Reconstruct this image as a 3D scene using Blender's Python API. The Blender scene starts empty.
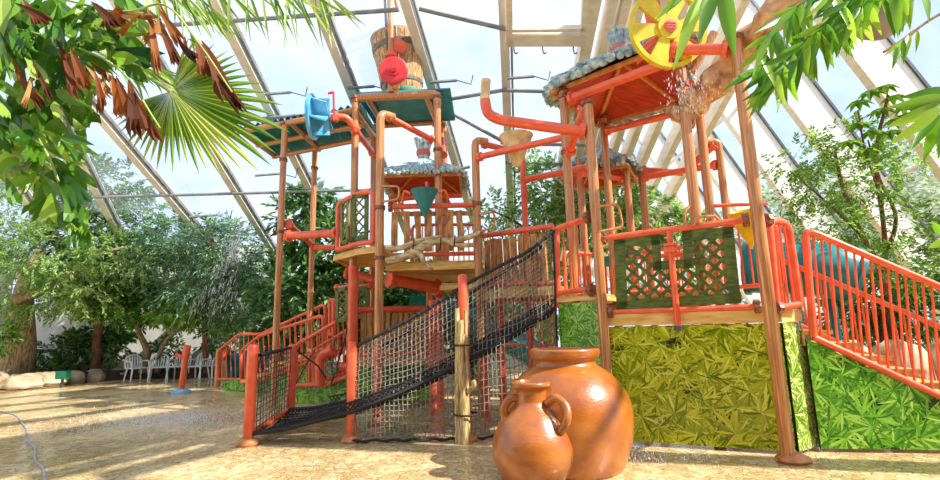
import bpy, bmesh, math, random
import numpy as np
from mathutils import Vector, Matrix
random.seed(7); rng = np.random.default_rng(7)
C = bpy.context.scene.collection
V = Vector
PI = math.pi
# ------------------------------------------------------------------ camera
F, TH, RO, H = 500.0, math.radians(10), math.radians(-1.4), 1.5
FW = V((0, math.cos(TH), math.sin(TH)))
R0, U0 = V((1, 0, 0)), V((0, -math.sin(TH), math.cos(TH)))
RT = R0*math.cos(RO) + U0*math.sin(RO)
UP = U0*math.cos(RO) - R0*math.sin(RO)
cam = bpy.data.cameras.new('camera'); co = bpy.data.objects.new('camera', cam); C.objects.link(co)
cam.sensor_width = 36; cam.lens = 36*F/940; cam.clip_start = .05; cam.clip_end = 300
mw = Matrix.Identity(4)
for i, a in enumerate((RT, UP, -FW)):
    for j in range(3): mw[j][i] = a[j]
mw[2][3] = H
co.matrix_world = mw
bpy.context.scene.camera = co
def ray(u, v): return FW + RT*((u-470)/F) + UP*((240-v)/F)
def P(u, v, Y):
    """photo pixel at distance Y (metres in front of the camera) -> world point"""
    d = ray(u, v); t = Y/d.y
    return V((d.x*t, Y, H+d.z*t))
def G(u, v, z=0.0):
    d = ray(u, v); t = (z-H)/d.z
    return V((d.x*t, d.y*t, z))
def hit(u, v, p0, n):
    d = ray(u, v); o = V((0, 0, H)); t = n.dot(p0-o)/n.dot(d)
    return o + d*t
# ------------------------------------------------------------------ materials
def lin(c): return tuple(((x/255)/12.92 if x/255 <= .04045 else ((x/255+.055)/1.055)**2.4) for x in c)
def S(r, g, b): return (*lin((r, g, b)), 1.0)
def newmat(name):
    m = bpy.data.materials.new(name); m.use_nodes = True
    nt = m.node_tree; nt.nodes.clear()
    out = nt.nodes.new('ShaderNodeOutputMaterial')
    return m, nt, out
def L(nt, a, b): nt.links.new(a, b)
def ramp(nt, fac, stops, interp='LINEAR'):
    r = nt.nodes.new('ShaderNodeValToRGB'); r.color_ramp.interpolation = interp
    e = r.color_ramp.elements
    e[0].position, e[0].color = stops[0]; e[1].position, e[1].color = stops[-1]
    for p, c in stops[1:-1]:
        k = e.new(p); k.color = c
    L(nt, fac, r.inputs[0]); return r.outputs[0]
def noise(nt, scale, detail=3, stretch=(1, 1, 1), coord='Object', rough=.55):
    tc = nt.nodes.new('ShaderNodeTexCoord'); mp = nt.nodes.new('ShaderNodeMapping')
    mp.inputs['Scale'].default_value = stretch
    L(nt, tc.outputs[coord], mp.inputs[0])
    n = nt.nodes.new('ShaderNodeTexNoise'); n.inputs['Scale'].default_value = scale
    n.inputs['Detail'].default_value = detail; n.inputs['Roughness'].default_value = rough
    L(nt, mp.outputs[0], n.inputs['Vector']); return n.outputs['Fac']
def bump(nt, b, h, strength=.3, dist=.01):
    n = nt.nodes.new('ShaderNodeBump'); n.inputs['Strength'].default_value = strength
    n.inputs['Distance'].default_value = dist
    L(nt, h, n.inputs['Height']); L(nt, n.outputs[0], b.inputs['Normal'])
def paint(name, c1, c2, scale=4, rough=.4, stretch=(1, 1, 1), metal=0, b=0.0, lo=.35, hi=.65, coat=0.0):
    """two-tone weathered coating"""
    m, nt, out = newmat(name)
    p = nt.nodes.new('ShaderNodeBsdfPrincipled'); L(nt, p.outputs[0], out.inputs[0])
    f = noise(nt, scale, 4, stretch)
    L(nt, ramp(nt, f, [(lo, c1), (hi, c2)]), p.inputs['Base Color'])
    p.inputs['Roughness'].default_value = rough; p.inputs['Metallic'].default_value = metal
    p.inputs['Coat Weight'].default_value = coat; p.inputs['Coat Roughness'].default_value = .15
    if b: bump(nt, p, f, b)
    return m
def leafmat(name, stops, trans=.45, rough=.4, gloss=.35):
    """every leaf its own tone"""
    m, nt, out = newmat(name)
    g = nt.nodes.new('ShaderNodeNewGeometry')
    col = ramp(nt, g.outputs['Random Per Island'], stops)
    p = nt.nodes.new('ShaderNodeBsdfPrincipled'); L(nt, col, p.inputs['Base Color'])
    p.inputs['Roughness'].default_value = rough; p.inputs['Specular IOR Level'].default_value = gloss
    t = nt.nodes.new('ShaderNodeBsdfTranslucent'); L(nt, col, t.inputs[0])
    mx = nt.nodes.new('ShaderNodeMixShader'); mx.inputs[0].default_value = trans
    L(nt, p.outputs[0], mx.inputs[1]); L(nt, t.outputs[0], mx.inputs[2]); L(nt, mx.outputs[0], out.inputs[0])
    return m
def glassmat(name, clear=.9, haze=(.9, .95, 1), hazew=.06, gl=.04):
    m, nt, out = newmat(name)
    t = nt.nodes.new('ShaderNodeBsdfTransparent'); t.inputs[0].default_value = (clear, clear*1.0, clear*1.0, 1)
    d = nt.nodes.new('ShaderNodeBsdfTranslucent'); d.inputs[0].default_value = (*haze, 1)
    g = nt.nodes.new('ShaderNodeBsdfGlossy'); g.inputs['Roughness'].default_value = .02
    a = nt.nodes.new('ShaderNodeMixShader'); b = nt.nodes.new('ShaderNodeMixShader')
    f = noise(nt, .9, 5)
    r = ramp(nt, f, [(.3, (hazew*.5,)*3+(1,)), (.75, (hazew*1.6,)*3+(1,))])
    L(nt, r, a.inputs[0]); L(nt, t.outputs[0], a.inputs[1]); L(nt, d.outputs[0], a.inputs[2])
    b.inputs[0].default_value = gl; L(nt, a.outputs[0], b.inputs[1]); L(nt, g.outputs[0], b.inputs[2])
    L(nt, b.outputs[0], out.inputs[0]); return m
MT = {}
MT['orange'] = paint('orange_paint', S(228, 82, 44), S(240, 110, 68), 5, .38, coat=.3)
MT['red'] = paint('red_paint', S(214, 44, 48), S(228, 66, 66), 4, .4)
MT['copper'] = paint('copper_brown_paint', S(168, 102, 54), S(218, 156, 96), 6, .28, (8, 8, .35), 0.12, coat=.35)
MT['ochre'] = paint('ochre_paint', S(196, 128, 62), S(226, 160, 88), 5, .45, (3, 3, .6))
MT['bronze'] = paint('bronze_bolts', S(108, 66, 46), S(168, 112, 82), 20, .45, (1, 1, 1), .3)
MT['deck'] = paint('deck_timber', S(188, 136, 62), S(230, 184, 104), 5, .5, (1, 8, 1))
MT['deckedge'] = paint('deck_edge', S(206, 150, 66), S(238, 196, 116), 3, .5, (1, 1, 6))
MT['picket'] = paint('picket_timber', S(140, 86, 36), S(214, 152, 80), 6, .5, (3, 3, .7), b=.2)
MT['lattice'] = paint('green_stain_timber', S(58, 76, 16), S(104, 118, 40), 8, .5, (1, 1, 4))
MT['olive'] = paint('olive_stain_timber', S(88, 94, 30), S(132, 128, 54), 8, .5, (1, 1, 4))
MT['teal'] = paint('teal_sheet', S(0, 116, 130), S(30, 150, 158), 3, .35)
MT['tealdk'] = paint('teal_plastic', S(12, 112, 118), S(40, 148, 150), 2, .3)
MT['blue'] = paint('sky_blue_plastic', S(70, 158, 210), S(132, 204, 232), 3, .3)
MT['yellow'] = paint('yellow_plastic', S(206, 180, 14), S(232, 206, 36), 5, .38)
MT['roofred'] = paint('red_boards', S(170, 48, 14), S(208, 74, 26), 4, .5, (1, 6, 1))
MT['thatch'] = paint('weathered_bamboo', S(78, 124, 144), S(206, 220, 212), 9, .55, (1, 1, 1), b=.3)
MT['thatchhut'] = paint('blue_white_bamboo', S(96, 160, 180), S(226, 234, 226), 12, .5)
MT['barrel'] = paint('barrel_staves', S(150, 104, 60), S(222, 180, 126), 8, .5, (5, 5, .5), b=.2)
MT['iron'] = paint('grey_iron_band', S(96, 92, 84), S(140, 132, 116), 14, .5, metal=.4)
MT['mint'] = paint('mint_base', S(96, 160, 128), S(132, 188, 150), 6, .5)
MT['brass'] = paint('beige_nozzle', S(198, 164, 104), S(236, 214, 168), 6, .4)
MT['rope'] = paint('black_rope', S(20, 20, 22), S(52, 50, 50), 60, .8)
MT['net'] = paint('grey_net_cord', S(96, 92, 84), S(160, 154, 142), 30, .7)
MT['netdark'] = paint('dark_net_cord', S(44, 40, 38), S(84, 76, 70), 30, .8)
MT['drift'] = paint('driftwood', S(150, 116, 62), S(222, 196, 140), 10, .6, (4, 4, .6), b=.4)
MT['driftpale'] = paint('bleached_driftwood', S(150, 120, 76), S(226, 204, 156), 5, .6, (1.2, 4, 4), b=.3)
MT['log'] = paint('cedar_log', S(140, 84, 46), S(230, 182, 130), 5, .6, (1, 1, 1), b=.6)
MT['foot'] = paint('brown_foot_casting', S(176, 104, 52), S(220, 150, 92), 6, .4)
MT['white'] = paint('white_plastic', S(232, 234, 236), S(246, 246, 246), 3, .35)
MT['rafter'] = paint('pale_aluminium', S(208, 203, 194), S(232, 228, 220), 2, .5, (1, 1, 1))
MT['timberframe'] = paint('pale_glulam', S(216, 202, 178), S(236, 225, 206), 3, .55, (1, 1, 6))
MT['whitebeam'] = paint('whitewashed_beam', S(226, 222, 214), S(240, 237, 231), 2, .6, (1, 1, 1))
MT['steel'] = paint('grey_steel', S(122, 124, 126), S(150, 152, 152), 4, .45, metal=.2)
MT['dark'] = paint('dark_gasket', S(52, 58, 64), S(84, 90, 96), 4, .5)
MT['wall'] = paint('off_white_render', S(206, 204, 196), S(226, 224, 216), 1.2, .8)
MT['stone'] = paint('sandstone', S(150, 128, 98), S(206, 188, 156), 3, .85, b=.7)
MT['bark'] = paint('grey_bark', S(110, 86, 62), S(186, 160, 128), 7, .8, (3, 3, .5), b=.8)
MT['barkbrown'] = paint('brown_bark', S(96, 62, 40), S(152, 104, 70), 7, .8, (3, 3, .5), b=.5)
MT['soil'] = paint('dark_soil', S(44, 36, 26), S(76, 64, 46), 3, .9, b=.6)
MT['shaftred'] = paint('faded_red_plastic', S(196, 92, 80), S(222, 128, 112), 3, .5)
MT['glassroof'] = glassmat('roof_glass', .94, (.9, .95, 1), .04, .02)
MT['glassfac'] = glassmat('facade_glass', .95, (.9, .95, 1), .025, .02)
MT['lightscreen'] = paint('light_screen_green', S(34, 52, 22), S(78, 98, 50), 2, .9)  # colour of the added unseen screen that holds back front fill
MT['dome'] = paint('grey_brown_dome', S(120, 112, 106), S(148, 140, 132), 3, .4)
MT['hose'] = paint('grey_hose', S(120, 124, 128), S(170, 174, 178), 10, .5)
MT['greenvalve'] = paint('green_valve_wheel', S(0, 128, 96), S(24, 158, 124), 4, .35)
MT['boardgreen'] = paint('printed_green_board', S(8, 26, 4), S(28, 62, 10), 7, .3)
MT['boardyellow'] = paint('printed_olive_board', S(26, 34, 2), S(66, 70, 6), 7, .3)
Y_ = lambda *s: [(p, S(*c)) for p, c in s]
MT['lprintY'] = leafmat('leaf_print_yellow', Y_((0, (84, 108, 8)), (.35, (144, 160, 16)), (.75, (198, 196, 38)), (1, (224, 220, 88))), 0.0, .22, .5)
MT['lprintG'] = leafmat('leaf_print_green', Y_((0, (40, 104, 14)), (.4, (84, 150, 30)), (.75, (130, 188, 52)), (1, (182, 214, 92))), 0.0, .28, .5)
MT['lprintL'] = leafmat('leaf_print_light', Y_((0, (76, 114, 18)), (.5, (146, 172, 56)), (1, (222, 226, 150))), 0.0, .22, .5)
MT['lfA'] = leafmat('leaf_bright', Y_((0, (84, 126, 50)), (.5, (140, 180, 88)), (1, (204, 224, 150))), .45)
MT['lfB'] = leafmat('leaf_dark', Y_((0, (38, 78, 34)), (.5, (76, 124, 58)), (1, (134, 174, 96))), .35)
MT['lfC'] = leafmat('leaf_bluegreen', Y_((0, (58, 96, 66)), (.5, (104, 146, 102)), (1, (168, 198, 154))), .35)
MT['lfD'] = leafmat('leaf_pale', Y_((0, (84, 132, 40)), (.5, (130, 176, 66)), (1, (190, 218, 118))), .5)
MT['lfE'] = leafmat('leaf_deep_gloss', Y_((0, (26, 74, 20)), (.5, (70, 128, 36)), (1, (142, 186, 62))), .4, .3, .6)
MT['lfBig'] = leafmat('fishtail_leaf', Y_((0, (36, 84, 16)), (.45, (88, 138, 32)), (.8, (136, 178, 56)), (1, (176, 202, 96))), .5, .35, .5)
MT['lfDead'] = leafmat('withered_leaf', Y_((0, (58, 28, 14)), (.4, (104, 54, 26)), (.8, (156, 92, 46)), (1, (196, 144, 92))), .35, .6, .2)
MT['lfPalm'] = leafmat('palm_leaf', Y_((0, (84, 126, 30)), (.5, (136, 172, 56)), (1, (194, 210, 112))), .45, .35, .5)
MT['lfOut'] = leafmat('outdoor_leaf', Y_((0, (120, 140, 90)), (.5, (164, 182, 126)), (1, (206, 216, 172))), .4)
MT['lfBright'] = leafmat('glossy_bright_leaf', Y_((0, (62, 118, 18)), (.5, (110, 166, 30)), (1, (170, 208, 70))), .5, .3, .6)
MT['lfPalmStem'] = paint('palm_stem_green', S(118, 146, 60), S(170, 186, 104), 6, .5)
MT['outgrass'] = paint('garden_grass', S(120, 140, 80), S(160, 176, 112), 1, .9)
m, nt, out = newmat('water'); MT['water'] = m
_a = nt.nodes.new('ShaderNodeBsdfTransparent'); _b = nt.nodes.new('ShaderNodeBsdfPrincipled'); _b.inputs['Base Color'].default_value = (.95, .97, 1, 1); _b.inputs['Roughness'].default_value = .1
_c = nt.nodes.new('ShaderNodeMixShader'); _c.inputs[0].default_value = .7
L(nt, _a.outputs[0], _c.inputs[1]); L(nt, _b.outputs[0], _c.inputs[2]); L(nt, _c.outputs[0], out.inputs[0])
# terracotta
m, nt, out = newmat('glazed_terracotta'); MT['terra'] = m
p = nt.nodes.new('ShaderNodeBsdfPrincipled'); L(nt, p.outputs[0], out.inputs[0])
f = noise(nt, 3.2, 5); L(nt, ramp(nt, f, [(.3, S(140, 70, 18)), (.55, S(172, 98, 34)), (.8, S(196, 124, 54))]), p.inputs['Base Color'])
p.inputs['Roughness'].default_value = .3; p.inputs['Coat Weight'].default_value = .5; p.inputs['Coat Roughness'].default_value = .18
bump(nt, p, noise(nt, 26, 3, (1, 1, 2.5)), .25, .012)
# wet paved floor
m, nt, out = newmat('wet_paving'); MT['floor'] = m
p = nt.nodes.new('ShaderNodeBsdfPrincipled'); L(nt, p.outputs[0], out.inputs[0])
tc = nt.nodes.new('ShaderNodeTexCoord'); mp = nt.nodes.new('ShaderNodeMapping'); L(nt, tc.outputs['Object'], mp.inputs[0])
vo = nt.nodes.new('ShaderNodeTexVoronoi'); vo.feature = 'DISTANCE_TO_EDGE'; vo.inputs['Scale'].default_value = 13; L(nt, mp.outputs[0], vo.inputs['Vector'])
vc_ = nt.nodes.new('ShaderNodeTexVoronoi'); vc_.inputs['Scale'].default_value = 13; L(nt, mp.outputs[0], vc_.inputs['Vector'])
sep = nt.nodes.new('ShaderNodeSeparateColor'); L(nt, vc_.outputs['Color'], sep.inputs[0])
stone = ramp(nt, sep.outputs[0], [(0, S(196, 168, 118)), (.5, S(220, 194, 144)), (1, S(238, 218, 176))])
edge = ramp(nt, vo.outputs['Distance'], [(.0, (0, 0, 0, 1)), (.07, (1, 1, 1, 1))])
gm = nt.nodes.new('ShaderNodeMixRGB'); L(nt, edge, gm.inputs[0]); gm.inputs[1].default_value = S(146, 122, 82); L(nt, stone, gm.inputs[2])
nz = noise(nt, .7, 5); nz2 = noise(nt, 9, 3)
mixc = nt.nodes.new('ShaderNodeMixRGB'); mixc.blend_type = 'MULTIPLY'; mixc.inputs[0].default_value = .8
L(nt, gm.outputs[0], mixc.inputs[1]); L(nt, ramp(nt, nz, [(.3, (.72, .68, .6, 1)), (.62, (1.05, 1.02, .95, 1))]), mixc.inputs[2])
mix2 = nt.nodes.new('ShaderNodeMixRGB'); mix2.blend_type = 'MULTIPLY'; mix2.inputs[0].default_value = .5
L(nt, mixc.outputs[0], mix2.inputs[1]); L(nt, ramp(nt, nz2, [(.3, (.75, .72, .68, 1)), (.7, (1.1, 1.1, 1.1, 1))]), mix2.inputs[2])
L(nt, mix2.outputs[0], p.inputs['Base Color'])
L(nt, ramp(nt, nz, [(.38, (.07,)*3+(1,)), (.66, (.4,)*3+(1,))]), p.inputs['Roughness'])
bump(nt, p, edge, .25, .006)
# ------------------------------------------------------------------ mesh builder
def frame_of(d):
    d = d.normalized(); u = d.orthogonal().normalized() if abs(d.z) > .95 else d.cross(V((0, 0, 1))).normalized()
    return d, u, d.cross(u).normalized()
class M:
    def __init__(s): s.v = []; s.f = []
    def add(s, vs, fs):
        b = len(s.v); s.v += [tuple(x) for x in vs]; s.f += [tuple(b+i for i in f) for f in fs]; return s
    def box(s, c, sz, ax=None):
        """box centred at c; ax = three unit axes"""
        c = V(c); ax = ax or (V((1, 0, 0)), V((0, 1, 0)), V((0, 0, 1)))
        vs = [c + ax[0]*(i*sz[0]/2) + ax[1]*(j*sz[1]/2) + ax[2]*(k*sz[2]/2) for i in (-1, 1) for j in (-1, 1) for k in (-1, 1)]
        return s.add(vs, [(0, 1, 3, 2), (4, 6, 7, 5), (0, 4, 5, 1), (2, 3, 7, 6), (0, 2, 6, 4), (1, 5, 7, 3)])
    def beam(s, a, b, w, h, up=V((0, 0, 1))):
        a, b = V(a), V(b); d = (b-a); l = d.length; d.normalize()
        u = up - d*up.dot(d)
        if u.length < 1e-4: u = d.orthogonal()
        u.normalize(); r = d.cross(u)
        return s.box((a+b)/2, (l, w, h), (d, r, u))
    def prism(s, pts, off):
        """flat outline pushed along off"""
        n = len(pts); off = V(off); p = [V(q) for q in pts]
        return s.add(p+[q+off for q in p], [tuple(range(n-1, -1, -1)), tuple(range(n, 2*n))] + [(i, (i+1) % n, n+(i+1) % n, n+i) for i in range(n)])
    def tube(s, pts, r, n=10, caps=True):
        pts = [V(p) for p in pts]; k = len(pts)
        rr = r if isinstance(r, (list, tuple)) else [r]*k
        T = [(pts[min(i+1, k-1)]-pts[max(i-1, 0)]).normalized() for i in range(k)]
        _, u, w = frame_of(T[0]); vs = []; fs = []
        for i in range(k):
            u = (u - T[i]*u.dot(T[i])).normalized(); w = T[i].cross(u)
            for j in range(n):
                a = 2*PI*j/n; vs.append(pts[i] + (u*math.cos(a)+w*math.sin(a))*rr[i])
        for i in range(k-1):
            for j in range(n):
                fs.append((i*n+j, i*n+(j+1) % n, (i+1)*n+(j+1) % n, (i+1)*n+j))
        if caps: fs += [tuple(range(n-1, -1, -1)), tuple((k-1)*n+j for j in range(n))]
        return s.add(vs, fs)
    def lathe(s, prof, c, axis=V((0, 0, 1)), n=32, cap=False):
        """prof: (radius, height) pairs along axis"""
        c = V(c); d, u, w = frame_of(V(axis)); vs = []; fs = []
        for r, h in prof:
            for j in range(n):
                a = 2*PI*j/n; vs.append(c + d*h + (u*math.cos(a)+w*math.sin(a))*r)
        for i in range(len(prof)-1):
            for j in range(n): fs.append((i*n+j, i*n+(j+1) % n, (i+1)*n+(j+1) % n, (i+1)*n+j))
        if cap: fs += [tuple(range(n-1, -1, -1)), tuple((len(prof)-1)*n+j for j in range(n))]
        return s.add(vs, fs)
    def ball(s, c, r, n=12, m=8, jit=0.0):
        c = V(c); r = r if isinstance(r, (tuple, list)) else (r, r, r); vs = [c+V((0, 0, -r[2]))]; fs = []
        for i in range(1, m):
            t = -PI/2+PI*i/m
            for j in range(n):
                a = 2*PI*j/n; k = 1+random.uniform(-jit, jit)
                vs.append(c+V((r[0]*math.cos(t)*math.cos(a)*k, r[1]*math.cos(t)*math.sin(a)*k, r[2]*math.sin(t)*k)))
        vs.append(c+V((0, 0, r[2]))); e = len(vs)-1
        for j in range(n):
            fs.append((0, 1+(j+1) % n, 1+j)); fs.append((e, 1+(m-2)*n+j, 1+(m-2)*n+(j+1) % n))
        for i in range(m-2):
            for j in range(n): fs.append((1+i*n+j, 1+i*n+(j+1) % n, 1+(i+1)*n+(j+1) % n, 1+(i+1)*n+j))
        return s.add(vs, fs)
    def build(s, name, mat, parent=None, label=None, cat=None, group=None, kind=None, smooth=True, bevel=0, loc=None):
        off = V((0, 0, 0)); q = parent
        while q is not None: off += q.location; q = q.parent
        if parent is None:
            if loc is None:
                a = np.array(s.v); loc = V(((a[:, 0].min()+a[:, 0].max())/2, (a[:, 1].min()+a[:, 1].max())/2, a[:, 2].min()))
            base = V(loc)
        elif loc is not None: base = V(loc)
        else: base = off
        me = bpy.data.meshes.new(name)
        me.from_pydata([(x-base.x, y-base.y, z-base.z) for x, y, z in s.v], [], s.f); me.update()
        me.materials.append(MT[mat] if isinstance(mat, str) else mat)
        if smooth:
            me.shade_smooth(); me.set_sharp_from_angle(angle=.75)
        o = bpy.data.objects.new(name, me); C.objects.link(o); o.location = base - off
        if parent is not None: o.parent = parent
        if bevel:
            b = o.modifiers.new('bevel', 'BEVEL'); b.width = bevel; b.segments = 2; b.limit_method = 'ANGLE'
        tag(o, label, cat, group, kind)
        return o
def tag(o, label=None, cat=None, group=None, kind=None):
    for k, x in (('label', label), ('category', cat), ('group', group), ('kind', kind)):
        if x: o[k] = x
    return o
def thing(name, loc, label, cat, group=None):
    o = bpy.data.objects.new(name, None); C.objects.link(o); o.location = V(loc); o.empty_display_size = .1
    return tag(o, label, cat, group)
def dup(root, loc, rotz=0, label=None):
    r = root.copy(); C.objects.link(r); r.location = V(loc); r.rotation_euler = (0, 0, rotz)
    if label: r['label'] = label
    for ch in list(root.children):
        c = ch.copy(); C.objects.link(c); c.parent = r
        for g in ch.children:
            d = g.copy(); C.objects.link(d); d.parent = c
    return r
def struct(m, name, mat, parent=None, **k): return m.build(name, mat, parent, kind=None if parent else 'structure', **k)
def smoothpath(pts, n=6):
    """Catmull-Rom through the points"""
    pts = [V(p) for p in pts]; q = [pts[0]*2-pts[1]]+pts+[pts[-1]*2-pts[-2]]; o = []
    for i in range(1, len(q)-2):
        for k in range(n):
            t = k/n; a, b, c, d = q[i-1], q[i], q[i+1], q[i+2]
            o.append(.5*((2*b)+(c-a)*t+(2*a-5*b+4*c-d)*t*t+(3*b-a-3*c+d)*t**3))
    return o+[pts[-1]]
def bent(pts, rad=.12, n=5):
    """polyline with rounded corners"""
    pts = [V(p) for p in pts]; o = [pts[0]]
    for i in range(1, len(pts)-1):
        a, b, c = pts[i-1], pts[i], pts[i+1]
        r = min(rad, (a-b).length*.48, (c-b).length*.48)
        p, q = b+(a-b).normalized()*r, b+(c-b).normalized()*r
        for k in range(n+1):
            t = k/n; o.append(p*(1-t)**2+b*2*t*(1-t)+q*t*t)
    return o+[pts[-1]]
# ------------------------------------------------------------------ leaves
def unit(a): return a/np.maximum(np.linalg.norm(a, axis=-1, keepdims=True), 1e-9)
def rvec(n): return unit(rng.normal(size=(n, 3)))
def leaves(m, B, D, N, Ln, W, fold=.18):
    """folded blades, four corners each"""
    n = len(B); D = unit(D); S_ = unit(np.cross(D, N)); N = np.cross(S_, D)
    Ln = np.broadcast_to(np.asarray(Ln, float), (n,))[:, None]; W = np.broadcast_to(np.asarray(W, float), (n,))[:, None]
    mid = B + D*Ln*.45
    v = np.stack([B, mid+S_*W/2+N*W*fold, B+D*Ln-N*Ln*.06, mid-S_*W/2+N*W*fold], 1).reshape(-1, 3)
    b = len(m.v); m.v += [tuple(x) for x in v.tolist()]
    i = b + 4*np.arange(n)
    f = np.stack([i, i+1, i+2, i, i+2, i+3], 1).reshape(-1, 3)
    m.f += [tuple(x) for x in f.tolist()]
def sprays(m, Cn, A, k, sl, Ln, W, droop=.25, spread=.9):
    """k leaflets along a twig of length sl, starting at Cn heading A"""
    n = len(Cn); A = unit(A); up = np.tile([0, 0, 1.], (n, 1)) + rng.normal(size=(n, 3))*.35
    Sd = unit(np.cross(A, up)); Nn = np.cross(Sd, A)
    for j in range(k):
        t = (j+.6)/k; sgn = 1 if j % 2 else -1
        B = Cn + A*sl*t - np.array([0, 0, 1.])*droop*sl*t*t
        D = A*(.55+.5*t) + Sd*sgn*spread*(1-.6*t) + rng.normal(size=(n, 3))*.22 - np.array([0, 0, .3])
        leaves(m, B, D, Nn+rng.normal(size=(n, 3))*.3, Ln*rng.uniform(.7, 1.2, n), W*rng.uniform(.8, 1.15, n))
def crown_points(blobs, n):
    w = np.array([b[1][0]*b[1][1]*b[1][2] for b in blobs])**.66; w /= w.sum()
    out = []; ax = []
    for (c, r), q in zip(blobs, w):
        k = max(4, int(n*q)); d = rvec(k); rad = rng.uniform(.45, 1.0, k)**.6
        out.append(np.array(c) + d*np.array(r)*rad[:, None]); ax.append(d*.8 + rng.normal(size=(k, 3))*.5)
    return np.concatenate(out), np.concatenate(ax)
def tree(name, label, cat, base, blobs, n, k, sl, Ln, W, mat, trunks, bark='bark', group=None, droop=.25, spread=.9):
    t = thing(name, base, label, cat, group)
    m = M(); c, a = crown_points(blobs, n); sprays(m, c, a, k, sl, Ln, W, droop, spread)
    m.build('foliage', mat, t)
    m = M()
    for pts, r0, r1 in trunks:
        pp = smoothpath(pts, 5); q = len(pp)
        m.tube(pp, [r0+(r1-r0)*i/(q-1) for i in range(q)], 9)
    if trunks: m.build('trunk', bark, t)
    return t
def bigleaf(m, B, D, N, Ln, W, droop=.2, seg=6, tipw=0.0, cut=0):
    """blade with a curved midrib; cut > 0 gives a ragged fan end"""
    B, D, N = V(B), V(D).normalized(), V(N); s = D.cross(N).normalized(); N = s.cross(D).normalized()
    vs = []; fs = []
    for i in range(seg+1):
        t = i/seg
        w = W*(math.sin(PI*min(1, t**.75))*.95+.05*(1-t)) if not cut else W*(.06+.94*t**.8)
        c = B + D*Ln*t - N*Ln*droop*t*t
        if i == seg and cut:
            q = cut
            row = [c + s*(w*(j/(2*q)-.5)*1.0) + D*Ln*(random.uniform(.0, .22) if j % 2 else -random.uniform(.02, .14)) for j in range(2*q+1)]
        else:
            q = cut or 1
            row = [c + s*(w*(j/(2*q)-.5)) + N*(abs(j/(2*q)-.5)*w*.3) for j in range(2*q+1)]
        vs.append(row)
    nrow = len(vs[0]); flat = [p for r in vs for p in r]
    for i in range(seg):
        for j in range(nrow-1):
            a = i*nrow+j; fs.append((a, a+1, a+nrow+1, a+nrow))
    m.add(flat, fs)
# ------------------------------------------------------------------ the glasshouse
fl = M().box((0, 12, -.1), (60, 44, .2)); struct(fl, 'floor', 'floor', smooth=False)
w = M().box((-7, 19.75, 2.5), (20, .2, 5.0)); struct(w, 'wall_back', 'wall', smooth=False)
w = M().box((-17.1, 8, 2.3), (.2, 21, 4.6)); struct(w, 'wall_left', 'wall', smooth=False)
w = M().box((3.1, 24, 2.5), (.2, 8.6, 5.0)); struct(w, 'wall_side', 'wall', smooth=False)
w = M().box((-1, -5.2, 3), (34, .3, 6)); struct(w, 'unseen_light_screen', 'lightscreen', smooth=False)  # unseen dark green screen added behind the camera to cut flat front light
RP0 = P(275, 247, 18); rh, rd = V((1, -.06, 0)), V((.06, 1, -.42)); RN = rh.cross(rd).normalized()
if RN.z < 0: RN = -RN
def roofhit(u, v): return hit(u, v, RP0, RN)
def raf(a, b, y0=1.5, y1=19.5):
    A, B = roofhit(*a), roofhit(*b); d = (B-A)/(B.y-A.y)
    return A + d*(y0-A.y), A + d*(y1-A.y)
rl = [((8, 0), (122, 230)), ((103, 110), (197, 222)), ((147, 37), (275, 247)), ((227, 13), (333, 227)), ((320, 0), (410, 235)), ((408, 0), (478, 230)), ((503, 0), (511, 230))]
ends = [raf(*x) for x in rl]
d0 = ends[0][1]-ends[0][0]
for k in (2, 1): ends.insert(0, (ends[0][0]-V((2.3, 0, 0)), ends[0][1]-V((2.3, 0, 0))))
for i, (a, b) in enumerate(ends):
    m = M()
    m.beam(a-RN*.16, b-RN*.16, .2, .3, RN)
    o = struct(m, 'trim_%d' % (i+1), 'rafter', smooth=False)
    g = M().beam(a-RN*.17+V((.15, 0, 0)), b-RN*.17+V((.15, 0, 0)), .05, .1, RN); g.build('rail', 'steel', o, smooth=False)
x0s = [591, 609, 622, 636, 657, 678, 703, 735, 770]
ends2 = []
for i, x0 in enumerate(x0s):
    a, b = raf((x0, 0), (x0-(x0-500)*.3, 150)); ends2.append((a, b))
    m = M().beam(a-RN*.2, b-RN*.2, .17 if i else .24, .4, RN)
    struct(m, 'trim_%d' % (i+12), 'timberframe', smooth=False)
allr = ends + ends2
for i in range(len(allr)-1):
    (a, b), (c, d) = allr[i], allr[i+1]
    m = M().prism([a, c, d, b], RN*.02)
    struct(m, 'window_%d' % (i+1), 'glassroof', smooth=False)
# eave beam, purlins, diagonal braces
struct(M().beam(allr[0][1]+V((-1, 0, -.1)), allr[-1][1]+V((1, 0, -.1)), .3, .35), 'trim_24', 'rafter', smooth=False)
pl = [((100, 187), (385, 179)), ((200, 113), (352, 100)), ((150, 15), (400, -2)), ((420, 93), (507, 78)), ((507, 79), (590, 81)), ((420, -3), (507, 18)), ((420, 84), (507, 133)), ((507, 133), (590, 134)), ((505, 152), (590, 154)), ((470, 156), (380, 176))]
for i, (a, b) in enumerate(pl):
    m = M().tube([roofhit(*a)-RN*.4, roofhit(*b)-RN*.4], .045, 6); struct(m, 'trim_%d' % (30+i), 'steel')
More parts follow.
